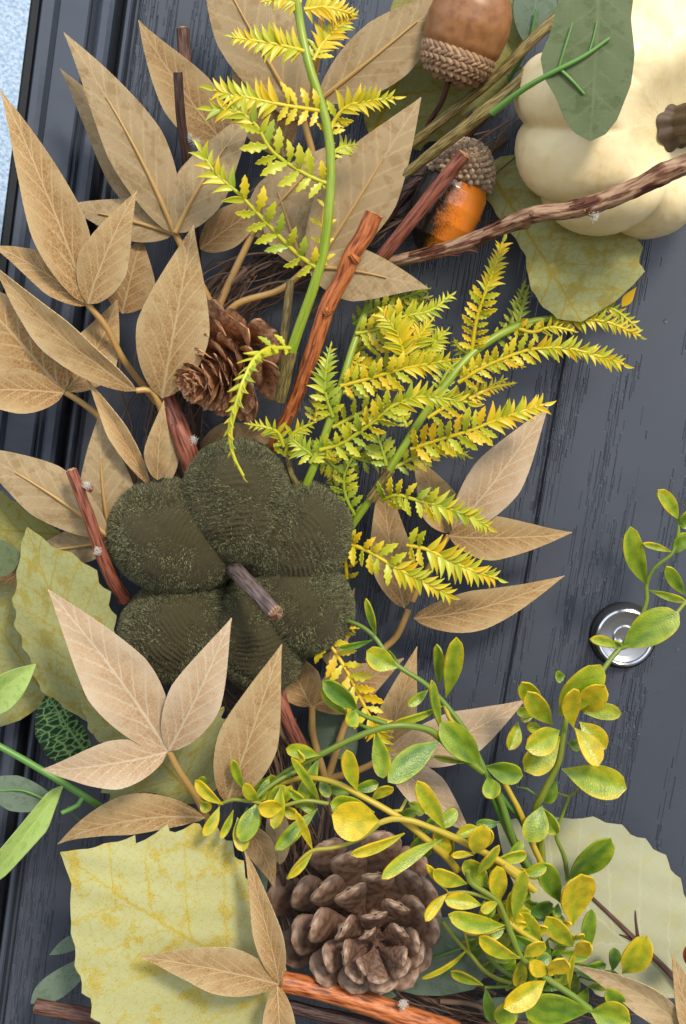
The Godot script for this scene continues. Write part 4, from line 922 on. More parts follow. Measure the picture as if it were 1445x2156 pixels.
# plastic dyed green in the middle and yellow towards rim and tip, as the boxwood leaves are
func dye(y: float, edge: float, t: float, s: float, ph: float) -> Color:
	var green := Color(0.085, 0.19, 0.016)
	var lime := Color(0.32, 0.40, 0.02)
	var gold := Color(0.74, 0.51, 0.018)
	var patch := 0.5 + 0.5 * sin(s * 1.1 + ph * 5.0) * sin(t * 7.0 + ph * 3.0)
	var f := y * 1.25 - 0.30 + 0.34 * pow(edge, 3.0) + 0.24 * t * t + 0.34 * (patch - 0.5) - 0.10
	f = clampf(f, 0.0, 1.0)
	return green.lerp(lime, minf(1.0, f * 2.0)).lerp(gold, maxf(0.0, f * 2.0 - 1.0))

# tan compound-leaf leaflet: cloth blade and, on the back, a glued plastic rib
func leaflet(parent: Node, a: Vector3, b: Vector3, wl: float, wr: float, kind: String, o := {}) -> MeshInstance3D:
	var q := {"wave": 0.5, "fold": 1.6, "pk": 0.36, "e": 0.62}
	q.merge(o, true)
	q.curl = q.get("curl", 0.0) + rf(-2.0, 1.5)
	q.twist = rf(-0.10, 0.10)
	q.hook = rf(-1.2, 1.2)
	if kind == "front" and rng.randf() < 0.5:
		kind = "front_b"
	if kind == "back":
		q.merge({"fold": q.fold * -0.5}, true)
	var l := leaf(parent, "leaf", a, b, wl, wr, M["tan_" + kind], q)
	if kind == "back" and not o.get("no_rib", false):
		var d := b - a
		var nn := (Vector3(0, 0, 1) - d.normalized() * d.normalized().z).normalized()
		var lat := d.normalized().cross(nn)
		var pts := []
		for k in 6:
			var t := 0.66 * k / 5.0
			pts.append(a + d * t + (lat * q.get("bow", 0.0) + nn * q.get("arc", 0.0)) * 0.004 * t * (1.0 - t) + nn * 0.0006 + nn * q.get("curl", 0.0) * t * t * 0.001)
		tube(l, "midrib", pts, 1.15, 0.35, M.tan_rib, 8, 3.0)
	return l

func stem(parent: Node, pts: Array, r0: float, r1: float, mat: Material, called := "stem") -> MeshInstance3D:
	return tube(parent, called, pts, r0, r1, mat, 8, 3.0, 0.03)

# boxwood leaf: small plastic spoon
func bw(parent: Node, a: Vector3, b: Vector3, w: float, y: float, fold := 0.0, called := "leaf") -> MeshInstance3D:
	var size := a.distance_to(b) * 1000.0
	return leaf(parent, called, a, b, w, w * rf(0.9, 1.05), M.boxwood, {
		"nt": 13, "ns": 4, "pk": rf(0.56, 0.66), "e": 1.1, "tip": 3.0, "full": true, "thick": 0.8, "fold": (fold if fold != 0.0 else w * rf(0.1, 0.5)), "arc": rf(-0.04, 0.10) * size,
		"yellow": y, "roll": rf(-0.3, 0.3), "bow": rf(-0.05, 0.05) * size, "wave": 0.15})

# ---------------------------------------------------------------- fern
var leaflet_mesh := {}

func make_leaflets():
	for v in 3:
		var a := Acc.new()
		leaf_into(a, Vector3.ZERO, m(0, 10, 0), 2.2, 2.1, {"teeth": 4, "deep": 0.34, "pk": 0.55, "e": 0.9, "tip": 2.4, "thick": 0.5, "fold": 0.5, "arc": 0.7 + 0.3 * v, "ns": 3, "bow": 0.5 * (v - 1), "ph": 0.3 * v})
		fade(a)
		leaflet_mesh["broad%d" % v] = a.mesh(null)
		var b := Acc.new()
		leaf_into(b, Vector3.ZERO, m(0, 10, 0), 1.55, 1.5, {"nt": 9, "ns": 2, "pk": 0.35, "e": 0.3, "tip": 2.0, "thick": 0.6, "fold": 0.4, "arc": 0.4, "bow": 0.9, "curl": -0.6 * v, "ph": 0.5 * v})
		fade(b)
		leaflet_mesh["spike%d" % v] = b.mesh(null)

func fade(a: Acc):   # the dye runs from green at the foot of a leaflet to yellow at its tip
	for k in a.v.size():
		var t := clampf(a.v[k].y * 100.0, 0, 1)
		var e := clampf(absf(a.v[k].x) * 500.0, 0, 1)
		var f := clampf(t * 0.7 + e * 0.3, 0, 1)
		a.c[k] = Color(0.76, 0.94, 0.8).lerp(Color(1.08, 1.0, 0.9), f)

# one side branch: rachis and paired leaflets; size: longest leaflet in mm
func pinna(parent: Node, pts: Array, size: float, pairs: int, tone: String, spike := 0.45, roll := 0.0, shrink := 0.35, called := "frond") -> MeshInstance3D:
	var q := spline(pts, 0.0006)
	var f := tube(parent, called, pts, 1.0, 0.6, M["fern_" + tone], 6, 2.0)
	var total := q.size() - 1
	var places := []
	var t := 0.05
	while t < 0.97:
		places.append(t)
		t += (0.84 if t < spike else 0.55) / pairs
	places.append(1.0)
	for k in places.size():
		t = places[k]
		var at := clampi(int(t * total), 1, total)
		var d := (q[at] - q[at - 1]).normalized()
		var nn := (Vector3(0, 0, 1) - d * d.z).normalized().rotated(d, roll)
		var side := d.cross(nn)
		for s: float in ([-1.0, 1.0] if t < 1.0 else [0.0]):
			var tt := clampf(t + rf(-0.02, 0.02), 0, 1)
			var sharp: bool = tt > spike
			var open := lerpf(1.15, 0.72, tt) + rf(-0.13, 0.13)
			var dir := (d * cos(open) + side * s * sin(open) + nn * rf(-0.05, 0.35)).normalized() if s != 0.0 else d
			var z := (nn - dir * dir.dot(nn)).normalized().rotated(dir, rf(-0.45, 0.45))
			var x := dir.cross(z)
			var l := size * (lerpf(0.85, 1.0, tt / 0.4) if tt < 0.4 else lerpf(1.0, shrink, (tt - 0.4) / 0.6)) * rf(0.82, 1.12) * 0.102
			var wide := l * (1.0 if not sharp else 0.95)
			if sharp and s > 0.0:
				x = -x
			var o := put(f, "leaflet", leaflet_mesh[("spike%d" if sharp else "broad%d") % rng.randi_range(0, 2)], M["fern_" + pick_tone(tone)])
			o.transform = Transform3D(Basis(x * wide, dir * l, (z if not (sharp and s > 0.0) else z) * l), q[at])
	return f

func pick_tone(tone: String) -> String:
	var mix: Array = {"yellow": ["yellow", "yellow", "lime", "yellow", "lime", "orange"], "orange": ["orange", "yellow", "yellow"], "lime": ["lime", "lime", "lime", "yellow", "green"], "green": ["green", "green", "lime"]}[tone]
	return mix[rng.randi_range(0, mix.size() - 1)]

# ---------------------------------------------------------------- textures and materials
func grain(w: int, h: int, freq: float, seed_: int, kind := FastNoiseLite.TYPE_SIMPLEX_SMOOTH, octaves := 4) -> Image:
	var n := FastNoiseLite.new()
	n.seed = seed_
	n.noise_type = kind
	n.frequency = freq
	n.fractal_octaves = octaves
	if kind == FastNoiseLite.TYPE_CELLULAR:
		n.fractal_type = FastNoiseLite.FRACTAL_NONE
		n.cellular_return_type = FastNoiseLite.RETURN_DISTANCE2_SUB
		n.cellular_jitter = 0.9
	return n.get_seamless_image(w, h)

func ramp(im: Image, stops: Array) -> ImageTexture:
	var lut := []
	for k in 256:
		var f := k / 255.0
		var c: Color = stops[-1][1]
		for s in stops.size() - 1:
			if f <= stops[s + 1][0]:
				c = stops[s][1].lerp(stops[s + 1][1], clampf((f - stops[s][0]) / (stops[s + 1][0] - stops[s][0]), 0, 1))
				break
		lut.append([int(clampf(c.r, 0, 1) * 255), int(clampf(c.g, 0, 1) * 255), int(clampf(c.b, 0, 1) * 255)])
	im.convert(Image.FORMAT_L8)
	var src := im.get_data()
	var out := PackedByteArray()
	out.resize(src.size() * 3)
	for k in src.size():
		var l = lut[src[k]]
		out[k * 3] = l[0]
		out[k * 3 + 1] = l[1]
		out[k * 3 + 2] = l[2]
	return ImageTexture.create_from_image(Image.create_from_data(im.get_width(), im.get_height(), false, Image.FORMAT_RGB8, out))

func bumps(im: Image) -> ImageTexture:
	im.convert(Image.FORMAT_RGBA8)
	im.bump_map_to_normal_map(4.0)
	return ImageTexture.create_from_image(im)

func weave(p: int, cloth: float) -> Array:   # [colour, height] of a plain weave, p pixels a thread
	var side := 264
	var bytes := PackedByteArray()
	bytes.resize(side * side)
	var warp := []
	var weft := []
	for k in side / p + 1:
		warp.append(rf(0.75, 1.0))
		weft.append(rf(0.75, 1.0))
	for y in side:
		for x in side:
			var over := (x / p + y / p) % 2 == 0
			var h: float = sin(PI * ((x % p) + 0.5) / p) * warp[x / p] if over else sin(PI * ((y % p) + 0.5) / p) * weft[y / p]
			h = h * rf(0.85, 1.0)
			bytes[y * side + x] = int(255.0 * clampf(h, 0, 1))
	var im := Image.create_from_data(side, side, false, Image.FORMAT_L8, bytes)
	var lo := 1.0 - cloth
	return [ramp(im.duplicate(), [[0.0, Color(lo, lo * 0.97, lo * 0.92)], [0.6, Color(0.93, 0.93, 0.93)], [1.0, Color(1, 1, 1)]]), ImageTexture.create_from_image(im)]

# the print on a leaf: midrib, side veins and their net, over a mottled ground
func veined(seed_: int, ground: Color, stain: Color, vein: Color, pairs: float, lean: float, amount: float, net: float, fray: float, glitter := 0.0, midw := 0.042, sidew := 0.020, netf := 0.07, w := 224, h := 560) -> ImageTexture:
	var a := grain(w, h, 0.05, seed_)
	var b := grain(w, h, netf, seed_ + 7, FastNoiseLite.TYPE_CELLULAR)
	var f := grain(w, h, 0.012, seed_ + 3)
	var na := a.get_data()
	var nb := b.get_data()
	var nf := f.get_data()
	var sa := na.size() / (w * h)
	var sb := nb.size() / (w * h)
	var out := PackedByteArray()
	out.resize(w * h * 3)
	for y in h:
		var t := 1.0 - (y + 0.5) / h
		for x in w:
			var k := y * w + x
			var n := na[k * sa] / 255.0 - 0.5
			var big := nf[k * sa] / 255.0 - 0.5
			var u := (x + 0.5) / w * 2.0 - 1.0 + n * 0.03
			var au := absf(u)
			var q := t * pairs - pow(au, 0.8) * lean + n * 0.22 + (0.5 if u > 0.0 else 0.0)
			var fr := absf(q - roundf(q)) / pairs * 2.0
			var side := exp(-pow(fr / sidew, 2.0)) * clampf(1.15 - au * 0.9, 0, 1)
			var mid := exp(-pow(u / (midw * lerpf(1.15, 0.45, t)), 2.0))
			var mesh_line := exp(-nb[k * sb] / 255.0 * 9.0) * net
			var s := clampf(amount * (1.35 - 1.05 * au - 0.75 * t) + smoothstep(0.06, 0.30, big + n * 0.35) * fray, 0, 1)
			var c := ground.lerp(stain, s)
			c = c.lerp(vein, clampf(maxf(mid, maxf(side * 0.9, mesh_line * (lerpf(0.25, 1.0, s) if glitter == 0.0 else 0.42))), 0, 1))
			if glitter > 0.0 and rng.randf() < glitter * (0.10 + 1.4 * s + 0.9 * mesh_line):   # flecks of gold
				c = c.lerp([Color(1.0, 0.88, 0.26), Color(0.92, 0.74, 0.16), Color(0.80, 0.62, 0.14)][rng.randi_range(0, 2)], rf(0.4, 1.0))
			out[k * 3] = int(clampf(c.r, 0, 1) * 255)
			out[k * 3 + 1] = int(clampf(c.g, 0, 1) * 255)
			out[k * 3 + 2] = int(clampf(c.b, 0, 1) * 255)
	return ImageTexture.create_from_image(Image.create_from_data(w, h, false, Image.FORMAT_RGB8, out))

func mat(called: String, c: Color, rough: float, o := {}) -> StandardMaterial3D:
	var s := StandardMaterial3D.new()
	s.resource_name = called
	s.albedo_color = c
	s.roughness = rough
	for k in o:
		s.set(k, o[k])
	M[called] = s
	return s

func cloth(called: String, c: Color, print_tex: Texture2D, weave_tex: Array, bump: float, o := {}):
	var s := mat(called, c, 0.85, {"albedo_texture": weave_tex[0], "heightmap_enabled": true, "heightmap_texture": weave_tex[1], "heightmap_scale": bump, "heightmap_deep_parallax": false,
		"metallic_specular": 0.3, "backlight_enabled": true, "backlight": Color(0.25, 0.25, 0.25), "cull_mode": BaseMaterial3D.CULL_DISABLED})
	if print_tex:
		s.detail_enabled = true
		s.detail_blend_mode = BaseMaterial3D.BLEND_MODE_MUL
		s.detail_albedo = print_tex
		s.detail_uv_layer = BaseMaterial3D.DETAIL_UV_2
	for k in o:
		s.set(k, o[k])

func make_materials():
	var w1 := weave(8, 0.42)
	var w2 := weave(6, 0.22)
	var W := Color(1, 1, 1)
	var tan_print := veined(3, Color(0.98, 0.97, 0.93), Color(0.77, 0.65, 0.51), Color(1, 1, 0.98), 8.5, 2.6, 0.85, 0.9, 0.28)
	var rose_print := veined(5, Color(0.99, 0.96, 0.93), Color(0.82, 0.67, 0.52), Color(1, 1, 0.98), 8.5, 2.6, 0.60, 0.9, 0.16)
	var back_print := veined(9, Color(0.95, 0.93, 0.90), Color(0.85, 0.80, 0.72), Color(1, 0.98, 0.93), 8.5, 2.4, 0.5, 0.2, 0.8)
	cloth("tan_front", Color(0.935, 0.82, 0.635), tan_print, w1, 0.03)
	cloth("tan_front_b", Color(0.925, 0.82, 0.64), veined(13, Color(0.98, 0.97, 0.93), Color(0.79, 0.67, 0.53), Color(1, 1, 0.98), 7.5, 2.9, 0.75, 0.85, 0.30), w1, 0.03)
	cloth("tan_rose", Color(0.99, 0.915, 0.80), rose_print, w1, 0.03)  # pinkish cloth, its colour also raised for sunlight on the front trio
	cloth("tan_back", Color(0.89, 0.80, 0.645), back_print, w1, 0.03)
	cloth("tan_dull", Color(0.88, 0.77, 0.60), tan_print, w1, 0.03)  # front tan cloth again, darkened to carry the shade on rear leaves
	mat("tan_rib", Color(0.70, 0.55, 0.32), 0.42, {"subsurf_scatter_enabled": true, "subsurf_scatter_strength": 0.05})
	var sage := Color(0.90, 0.92, 0.82)
	var gold := Color(0.90, 0.72, 0.16)
	var gold_print := veined(21, sage, Color(0.76, 0.66, 0.24), Color(0.90, 0.77, 0.30), 6.5, 2.2, 0.0, 0.75, 0.4, 0.32, 0.020, 0.013, 0.05, 384, 512)
	var pale_print := veined(23, Color(0.94, 0.95, 0.88), Color(0.94, 0.87, 0.50), Color(0.95, 0.86, 0.46), 6.0, 2.0, 0.0, 0.4, 0.55, 0.34, 0.016, 0.011, 0.045, 448, 512)
	cloth("gold_leaf", Color(0.75, 0.75, 0.58), gold_print, w2, 0.02, {"roughness": 0.6, "metallic_specular": 0.5})
	cloth("gold_pale", Color(0.87, 0.855, 0.65), pale_print, w2, 0.02, {"roughness": 0.6, "metallic_specular": 0.5})
	cloth("gold_shady", Color(0.70, 0.69, 0.51), gold_print, w2, 0.02)  # same print as gold_leaf; shade on the rear leaves put into the colour
	cloth("cream_back", Color(0.85, 0.85, 0.74), veined(25, Color(0.93, 0.93, 0.88), Color(0.93, 0.90, 0.72), Color(1, 0.99, 0.93), 6.5, 2.2, 0.1, 0.35, 0.5, 0.0, 0.014, 0.010), w2, 0.02)
	var euc := veined(31, Color(0.95, 0.97, 0.94), Color(0.84, 0.88, 0.80), Color(0.99, 1.0, 0.97), 7.0, 1.6, 0.4, 0.15, 0.9)
	cloth("eucalyptus", Color(0.50, 0.54, 0.41), euc, w2, 0.02)
	cloth("eucalyptus_grey", Color(0.54, 0.60, 0.54), euc, w2, 0.02)
	cloth("net_leaf", Color(0.85, 0.95, 0.80), veined(37, Color(0.15, 0.24, 0.20), Color(0.20, 0.30, 0.22), Color(0.66, 0.74, 0.56), 7.0, 2.8, 0.8, 3.2, 0.3, 0.0, 0.05, 0.018, 0.026), w2, 0.02)
	cloth("pale_green", Color(0.74, 0.80, 0.50), veined(41, Color(0.95, 1, 0.9), Color(0.80, 0.90, 0.66), Color(1, 1, 0.92), 7.0, 2.0, 0.5, 0.5, 0.8), w2, 0.02, {"roughness": 0.5, "metallic_specular": 0.5})
	var blotch := ramp(grain(256, 256, 0.012, 51), [[0.2, Color(0.88, 0.90, 0.8)], [0.5, Color(0.97, 0.97, 0.97)], [0.8, W]])
	var pimple := ImageTexture.create_from_image(grain(256, 256, 0.06, 53))
	mat("boxwood", Color(0.94, 0.94, 0.94), 0.33, {"vertex_color_use_as_albedo": true, "albedo_texture": blotch, "heightmap_enabled": true, "heightmap_texture": pimple, "heightmap_scale": 0.012, "backlight_enabled": true, "backlight": Color(0.3, 0.3, 0.3)})
	mat("boxwood_stem", W, 0.45, {"vertex_color_use_as_albedo": true, "albedo_texture": blotch})
	var tones := {"yellow": Color(0.82, 0.72, 0.14), "lime": Color(0.73, 0.71, 0.16), "green": Color(0.60, 0.64, 0.18), "orange": Color(0.87, 0.70, 0.11)}
	for k in tones:
		mat("fern_" + k, tones[k], 0.38, {"vertex_color_use_as_albedo": true, "backlight_enabled": true, "backlight": Color(0.35, 0.35, 0.35)})
	mat("fern_stem", Color(0.60, 0.74, 0.22), 0.35, {"subsurf_scatter_enabled": true, "subsurf_scatter_strength": 0.08})
	var green_streak := ramp(grain(128, 128, 0.03, 57), [[0.2, Color(0.84, 0.92, 0.7)], [0.6, W], [1.0, W]])
	mat("fern_thick", Color(0.56, 0.62, 0.19), 0.38, {"albedo_texture": green_streak})
	mat("green_rib", Color(0.36, 0.53, 0.22), 0.4)
	mat("wrap", Color(0.56, 0.49, 0.28), 0.6, {"albedo_texture": ramp(grain(256, 256, 0.03, 59), [[0.25, Color(0.62, 0.58, 0.45)], [0.7, W]]), "heightmap_enabled": true, "heightmap_texture": ImageTexture.create_from_image(grain(256, 256, 0.03, 60)), "heightmap_scale": 0.06})
	# bark: streaks along the twig
	var bark := grain(256, 256, 0.02, 61)
	bark.resize(1024, 64)
	bark.rotate_90(CLOCKWISE)
	var fleck := grain(64, 64, 0.06, 62)
	fleck.resize(64, 1024)
	bark.convert(Image.FORMAT_L8)
	fleck.convert(Image.FORMAT_L8)
	bark.resize(64, 1024)
	var bd := bark.get_data()
	var fd := fleck.get_data()
	for k in bd.size():
		bd[k] = clampi(int(bd[k] * 0.55 + fd[k] * 0.55 - 12), 0, 255)
	bark = Image.create_from_data(64, 1024, false, Image.FORMAT_L8, bd)
	var bark_h := ImageTexture.create_from_image(bark)
	var bark_c := ramp(bark.duplicate(), [[0.15, Color(0.50, 0.42, 0.38)], [0.4, Color(0.84, 0.79, 0.75)], [0.6, W], [0.85, Color(1, 0.98, 0.92)]])
	for b in [["bark_red", Color(0.58, 0.34, 0.26), 0.52], ["bark_orange", Color(0.74, 0.43, 0.23), 0.48], ["bark_dark", Color(0.28, 0.19, 0.16), 0.6], ["bark_brown", Color(0.40, 0.27, 0.21), 0.6], ["bark_grey", Color(0.66, 0.53, 0.42), 0.7]]:
		mat(b[0], b[1], b[2], {"albedo_texture": bark_c, "heightmap_enabled": true, "heightmap_texture": bark_h, "heightmap_scale": 0.09})
	var peel := ramp(grain(64, 256, 0.009, 66, FastNoiseLite.TYPE_SIMPLEX_SMOOTH, 5), [[0.40, Color(0.56, 0.40, 0.33)], [0.50, Color(0.86, 0.78, 0.72)], [0.56, W], [1.0, W]])
	M.bark_grey.detail_enabled = true
	M.bark_grey.detail_blend_mode = BaseMaterial3D.BLEND_MODE_MUL
	M.bark_grey.detail_albedo = peel
	mat("stub", Color(0.42, 0.36, 0.34), 0.55, {"albedo_texture": bark_c, "heightmap_enabled": true, "heightmap_texture": bark_h, "heightmap_scale": 0.07})
	mat("cut_wood", Color(0.80, 0.62, 0.42), 0.8, {"albedo_texture": ramp(grain(64, 64, 0.08, 63), [[0.2, Color(0.6, 0.5, 0.4)], [0.8, W]])})
	mat("fluff", Color(0.86, 0.83, 0.78), 0.9, {"backlight_enabled": true, "backlight": Color(0.4, 0.4, 0.4)})
	mat("vine", W, 0.8, {"vertex_color_use_as_albedo": true})
	var cone_n := ImageTexture.create_from_image(grain(256, 256, 0.03, 71))
	var cone_c := ramp(grain(256, 256, 0.025, 72), [[0.15, Color(0.7, 0.62, 0.58)], [0.5, Color(0.92, 0.89, 0.86)], [0.8, W]])
	mat("cone_scale", W, 0.62, {"vertex_color_use_as_albedo": true, "albedo_texture": cone_c, "heightmap_enabled": true, "heightmap_texture": cone_n, "heightmap_scale": 0.03})
	mat("cone_core", Color(0.40, 0.29, 0.22), 0.9)
	# pumpkins and acorns
	mat("cream", Color(0.93, 0.855, 0.67), 0.45, {"heightmap_enabled": false, "roughness_texture": ramp(grain(256, 256, 0.02, 84), [[0.2, Color(0.7, 0.7, 0.7)], [0.8, W]]), "albedo_texture": ramp(grain(512, 512, 0.03, 81, FastNoiseLite.TYPE_SIMPLEX_SMOOTH, 6), [[0.05, Color(0.92, 0.87, 0.76)], [0.3, Color(0.985, 0.97, 0.93)], [0.6, W]]), "uv1_triplanar": true, "uv1_scale": Vector3(9, 9, 9), "subsurf_scatter_enabled": true, "subsurf_scatter_strength": 0.05})
	mat("pumpkin_stem", Color(0.34, 0.27, 0.20), 0.5, {"albedo_texture": blotch})
	mat("velvet", W, 1.0, {"vertex_color_use_as_albedo": true, "rim_enabled": true, "rim": 0.25, "rim_tint": 0.9, "albedo_color": Color(1.0, 0.95, 0.80)})
	mat("pile", W, 0.85, {"vertex_color_use_as_albedo": true, "cull_mode": BaseMaterial3D.CULL_DISABLED})
	var nut := grain(256, 256, 0.018, 83)
	mat("nut_brown", Color(0.57, 0.385, 0.22), 0.42, {"albedo_texture": ramp(nut, [[0.2, Color(0.85, 0.8, 0.76)], [0.6, W]]), "uv1_triplanar": true, "uv1_scale": Vector3(40, 40, 40)})
	mat("nut_paint", W, 0.25, {"vertex_color_use_as_albedo": true, "clearcoat_enabled": true, "clearcoat": 0.5, "clearcoat_roughness": 0.15})
	mat("cap", W, 0.7, {"vertex_color_use_as_albedo": true, "albedo_texture": cone_c, "uv1_triplanar": true, "uv1_scale": Vector3(60, 60, 60)})
	mat("berry", Color(0.55, 0.12, 0.07), 0.3)
	# door hardware
	mat("chrome", Color(0.80, 0.80, 0.81), 0.16, {"metallic": 1.0})
	mat("steel", Color(0.66, 0.66, 0.67), 0.38, {"metallic": 1.0})
	mat("rubber", Color(0.05, 0.05, 0.055), 0.5)
	mat("drop", Color(1, 1, 1, 0.03), 0.02, {"refraction_enabled": true, "refraction_scale": 0.033})
	# door: embossed wood grain, short dashes gathered in bands that follow the board
	var side := 2048
	var em := Image.create(side, side, false, Image.FORMAT_L8)
	em.fill(Color(0.6, 0.6, 0.6))
	var bands := FastNoiseLite.new()
	bands.seed = 5
	bands.frequency = 0.012
	var k := 0
	while k < 30000:
		var x := rng.randi_range(0, side - 3)
		var y := rng.randi_range(0, side - 120)
		k += 1
		if bands.get_noise_2d(x + y * 0.03, y * 0.06) < rf(-0.12, 0.34):
			continue
		var l := int(14 * exp(rf(0.0, 2.3)))
		var g := rf(0.15, 0.45) if rng.randf() < 0.36 else rf(0.8, 1.0)
		em.fill_rect(Rect2i(x, y, 1 + int(rng.randf() < 0.3), mini(l, side - y)), Color(g, g, g))
	var fine := grain(512, 512, 0.05, 91)
	T.emboss = ImageTexture.create_from_image(em)
	var paint := {"heightmap_enabled": true, "heightmap_texture": T.emboss, "heightmap_scale": 0.12, "uv1_scale": Vector3(1.0, 1.0, 1.0)}
	paint["roughness_texture"] = ramp(grain(512, 512, 0.012, 97, FastNoiseLite.TYPE_SIMPLEX_SMOOTH, 6), [[0.25, Color(0.62, 0.62, 0.62)], [0.75, W]])
	mat("door_paint", Color(0.262, 0.279, 0.315), 0.38, paint)
	mat("door_smooth", Color(0.265, 0.287, 0.33), 0.28, {"heightmap_enabled": true, "heightmap_texture": ImageTexture.create_from_image(fine), "heightmap_scale": 0.02})
	mat("gasket", Color(0.035, 0.035, 0.04), 0.45)
	mat("wall_paint", Color(0.70, 0.77, 0.84), 0.9, {"uv1_triplanar": true, "uv1_scale": Vector3(14, 14, 14), "albedo_texture": ramp(grain(512, 512, 0.05, 95), [[0.2, Color(0.80, 0.85, 0.89)], [0.7, W]]), "normal_enabled": true, "normal_scale": 0.7, "normal_texture": bumps(grain(512, 512, 0.05, 96))})


# ---------------------------------------------------------------- the made things
# a solid of revolution from a to b; prof: [place along 0..1, radius in mm, ...]
func lathe(parent: Node, called: String, a: Vector3, b: Vector3, prof: Array, material: Material, seg := 40, rows := 30, shape := {}) -> MeshInstance3D:
	var acc := Acc.new()
	var d := (b - a).normalized()
	var x := d.cross(Vector3(0, 0, 1))
	if x.length() < 0.1:
		x = Vector3(1, 0, 0)
	x = x.normalized()
	var y := x.cross(d)
	var n := FastNoiseLite.new()
	n.seed = 11
	n.frequency = shape.get("freq", 100.0)
	var p := []
	var col := []
	for r in rows + 1:
		var t := float(r) / rows
		t = 0.5 - 0.5 * cos(PI * t)
		var rad := from_outline(prof, t)
		var row := PackedVector3Array()
		var rc := []
		for k in seg:
			var an := TAU * k / seg
			var rr: float = rad + minf(rad, 1.0) * shape.get("flute", 0.0) * (absf(sin(an * shape.get("flutes", 8) * 0.5)) - 0.6)
			var q: Vector3 = a + (b - a) * t + (x * cos(an) + y * sin(an)) * rr * 0.001
			var out: Vector3 = (x * cos(an) + y * sin(an))
			q += out * n.get_noise_3dv(q) * shape.get("rough", 0.0) * 0.001 * minf(1.0, rad * 0.4)
			row.append(q)
			if shape.has("color"):
				rc.append(shape.color.call(q, t, out))
		p.append(row)
		col.append(rc)
	acc.grid(p, true, -1.0, [], [], col if shape.has("color") else [])
	return put(parent, called, acc.mesh(material))

func ball(parent: Node, called: String, at: Vector3, r: float, material: Material) -> MeshInstance3D:
	var s := SphereMesh.new()
	s.radius = r * 0.001
	s.height = r * 0.002
	var o := put(parent, called, s, material)
	o.position = at
	return o

func hairs(parent: Node, called: String, at: Array, dirs: Array, length: float, wide: float, cols: Array, material: Material, stuff := true) -> MultiMeshInstance3D:
	var a := Acc.new()
	var p := []
	for r in 3:
		var f := r / 2.0
		var row := PackedVector3Array()
		var w: float = [0.5, 0.42, 0.12][r]
		row.append(Vector3(-w, f, 0.25 * f * f))
		row.append(Vector3(w, f, 0.25 * f * f))
		p.append(row)
	a.grid(p)
	var mm := MultiMesh.new()
	mm.transform_format = MultiMesh.TRANSFORM_3D
	mm.use_colors = true
	mm.mesh = a.mesh(material)
	mm.instance_count = at.size()
	for k in at.size():
		var d: Vector3 = dirs[k]
		var x := d.cross(Vector3(rf(-1, 1), rf(-1, 1), rf(-1, 1))).normalized()
		var l := length * rf(0.6, 1.2) * 0.001
		mm.set_instance_transform(k, Transform3D(Basis(x * wide * 0.001, d * l, x.cross(d) * l), at[k]))
		mm.set_instance_color(k, cols[k])
	var o := MultiMeshInstance3D.new()
	o.name = called
	o.multimesh = mm
	o.set_meta("kind", "stuff")
	parent.add_child(o, true)
	return o

# a tuft of torn white fibre where a twig was broken
func fluff(parent: Node, at: Vector3, size: float):
	size *= 0.62
	var a := Acc.new()
	var lay := Vector3(rf(-1, 1), rf(-1, 1), 0.3)
	for k in 170:
		var d := (Vector3(rf(-1, 1), rf(-1, 1), rf(-0.3, 1)) + lay * 0.8).normalized()
		var p := at + Vector3(rng.randfn(), rng.randfn(), rng.randfn() * 0.6) * size * 0.00026
		tube_into(a, [p, p + d * size * 0.0002, p + (d + Vector3(rf(-1, 1), rf(-1, 1), rf(-1, 1)) * 0.8) * size * 0.00038], 0.10, 0.05, 4, 1.0)
	put(parent, "fluff", a.mesh(M.fluff))

# twig: bark tube with a pale cut face at the start
func twig(called: String, label: String, pts: Array, r0: float, r1: float, bark: String, o := {}) -> Node3D:
	var t := thing(called, label, "twig", "bare twigs in the wreath")
	tube(t, "bark", pts, r0, r1, M[bark], 14, 1.5, o.get("rough", 0.05))
	if o.get("cut", true):
		var d: Vector3 = (pts[0] - pts[1]).normalized()
		var face := Acc.new()
		var x := d.cross(Vector3(0.3, 0.2, 1)).normalized()
		var y := x.cross(d)
		var rows := []
		for r in 5:
			var row := PackedVector3Array()
			for k in 14:
				var an := TAU * k / 14
				row.append(pts[0] + (x * cos(an) + y * sin(an)) * r0 * 0.00092 * (r / 4.0) + d * (0.0006 - 0.0005 * pow(r / 4.0, 3.0) + rf(-0.0002, 0.0002)))
			rows.append(row)
		face.grid(rows, true)
		put(t, "cut_end", face.mesh(M.cut_wood))
	for b in o.get("knots", []):
		var acc := Acc.new()
		tube_into(acc, [b - Vector3(0, 0, r0 * 0.0006), b, b + Vector3(rf(-1, 1), rf(-1, 1), 1).normalized() * r0 * 0.0007], r0 * 0.75, r0 * 0.3, 9, 0.8, 0.25)
		put(t, "knot", acc.mesh(M[bark]))
	for b in o.get("fluff", []):
		fluff(t, b, o.get("fluff_size", 4.0))
	var strips: int = o.get("strips", 0)
	for k in strips:   # loose strips of bark
		var q := spline(pts, 0.002)
		var at := rng.randi_range(3, q.size() - 8)
		var span := rng.randi_range(4, 7)
		var off := Vector3(rf(-1, 1), rf(-1, 1), 0.6).normalized()
		var line := []
		for j in span:
			var f := float(j) / (span - 1)
			line.append(q[mini(at + j, q.size() - 1)] + off * (lerpf(r0, r1, 0.5) * 0.00095 + f * f * rf(0.0005, 0.003)))
		tube(t, "bark_strip", line, rf(0.35, 0.9), 0.2, M[o.get("strip_bark", bark)], 5, 1.0, 0.1)
	return t

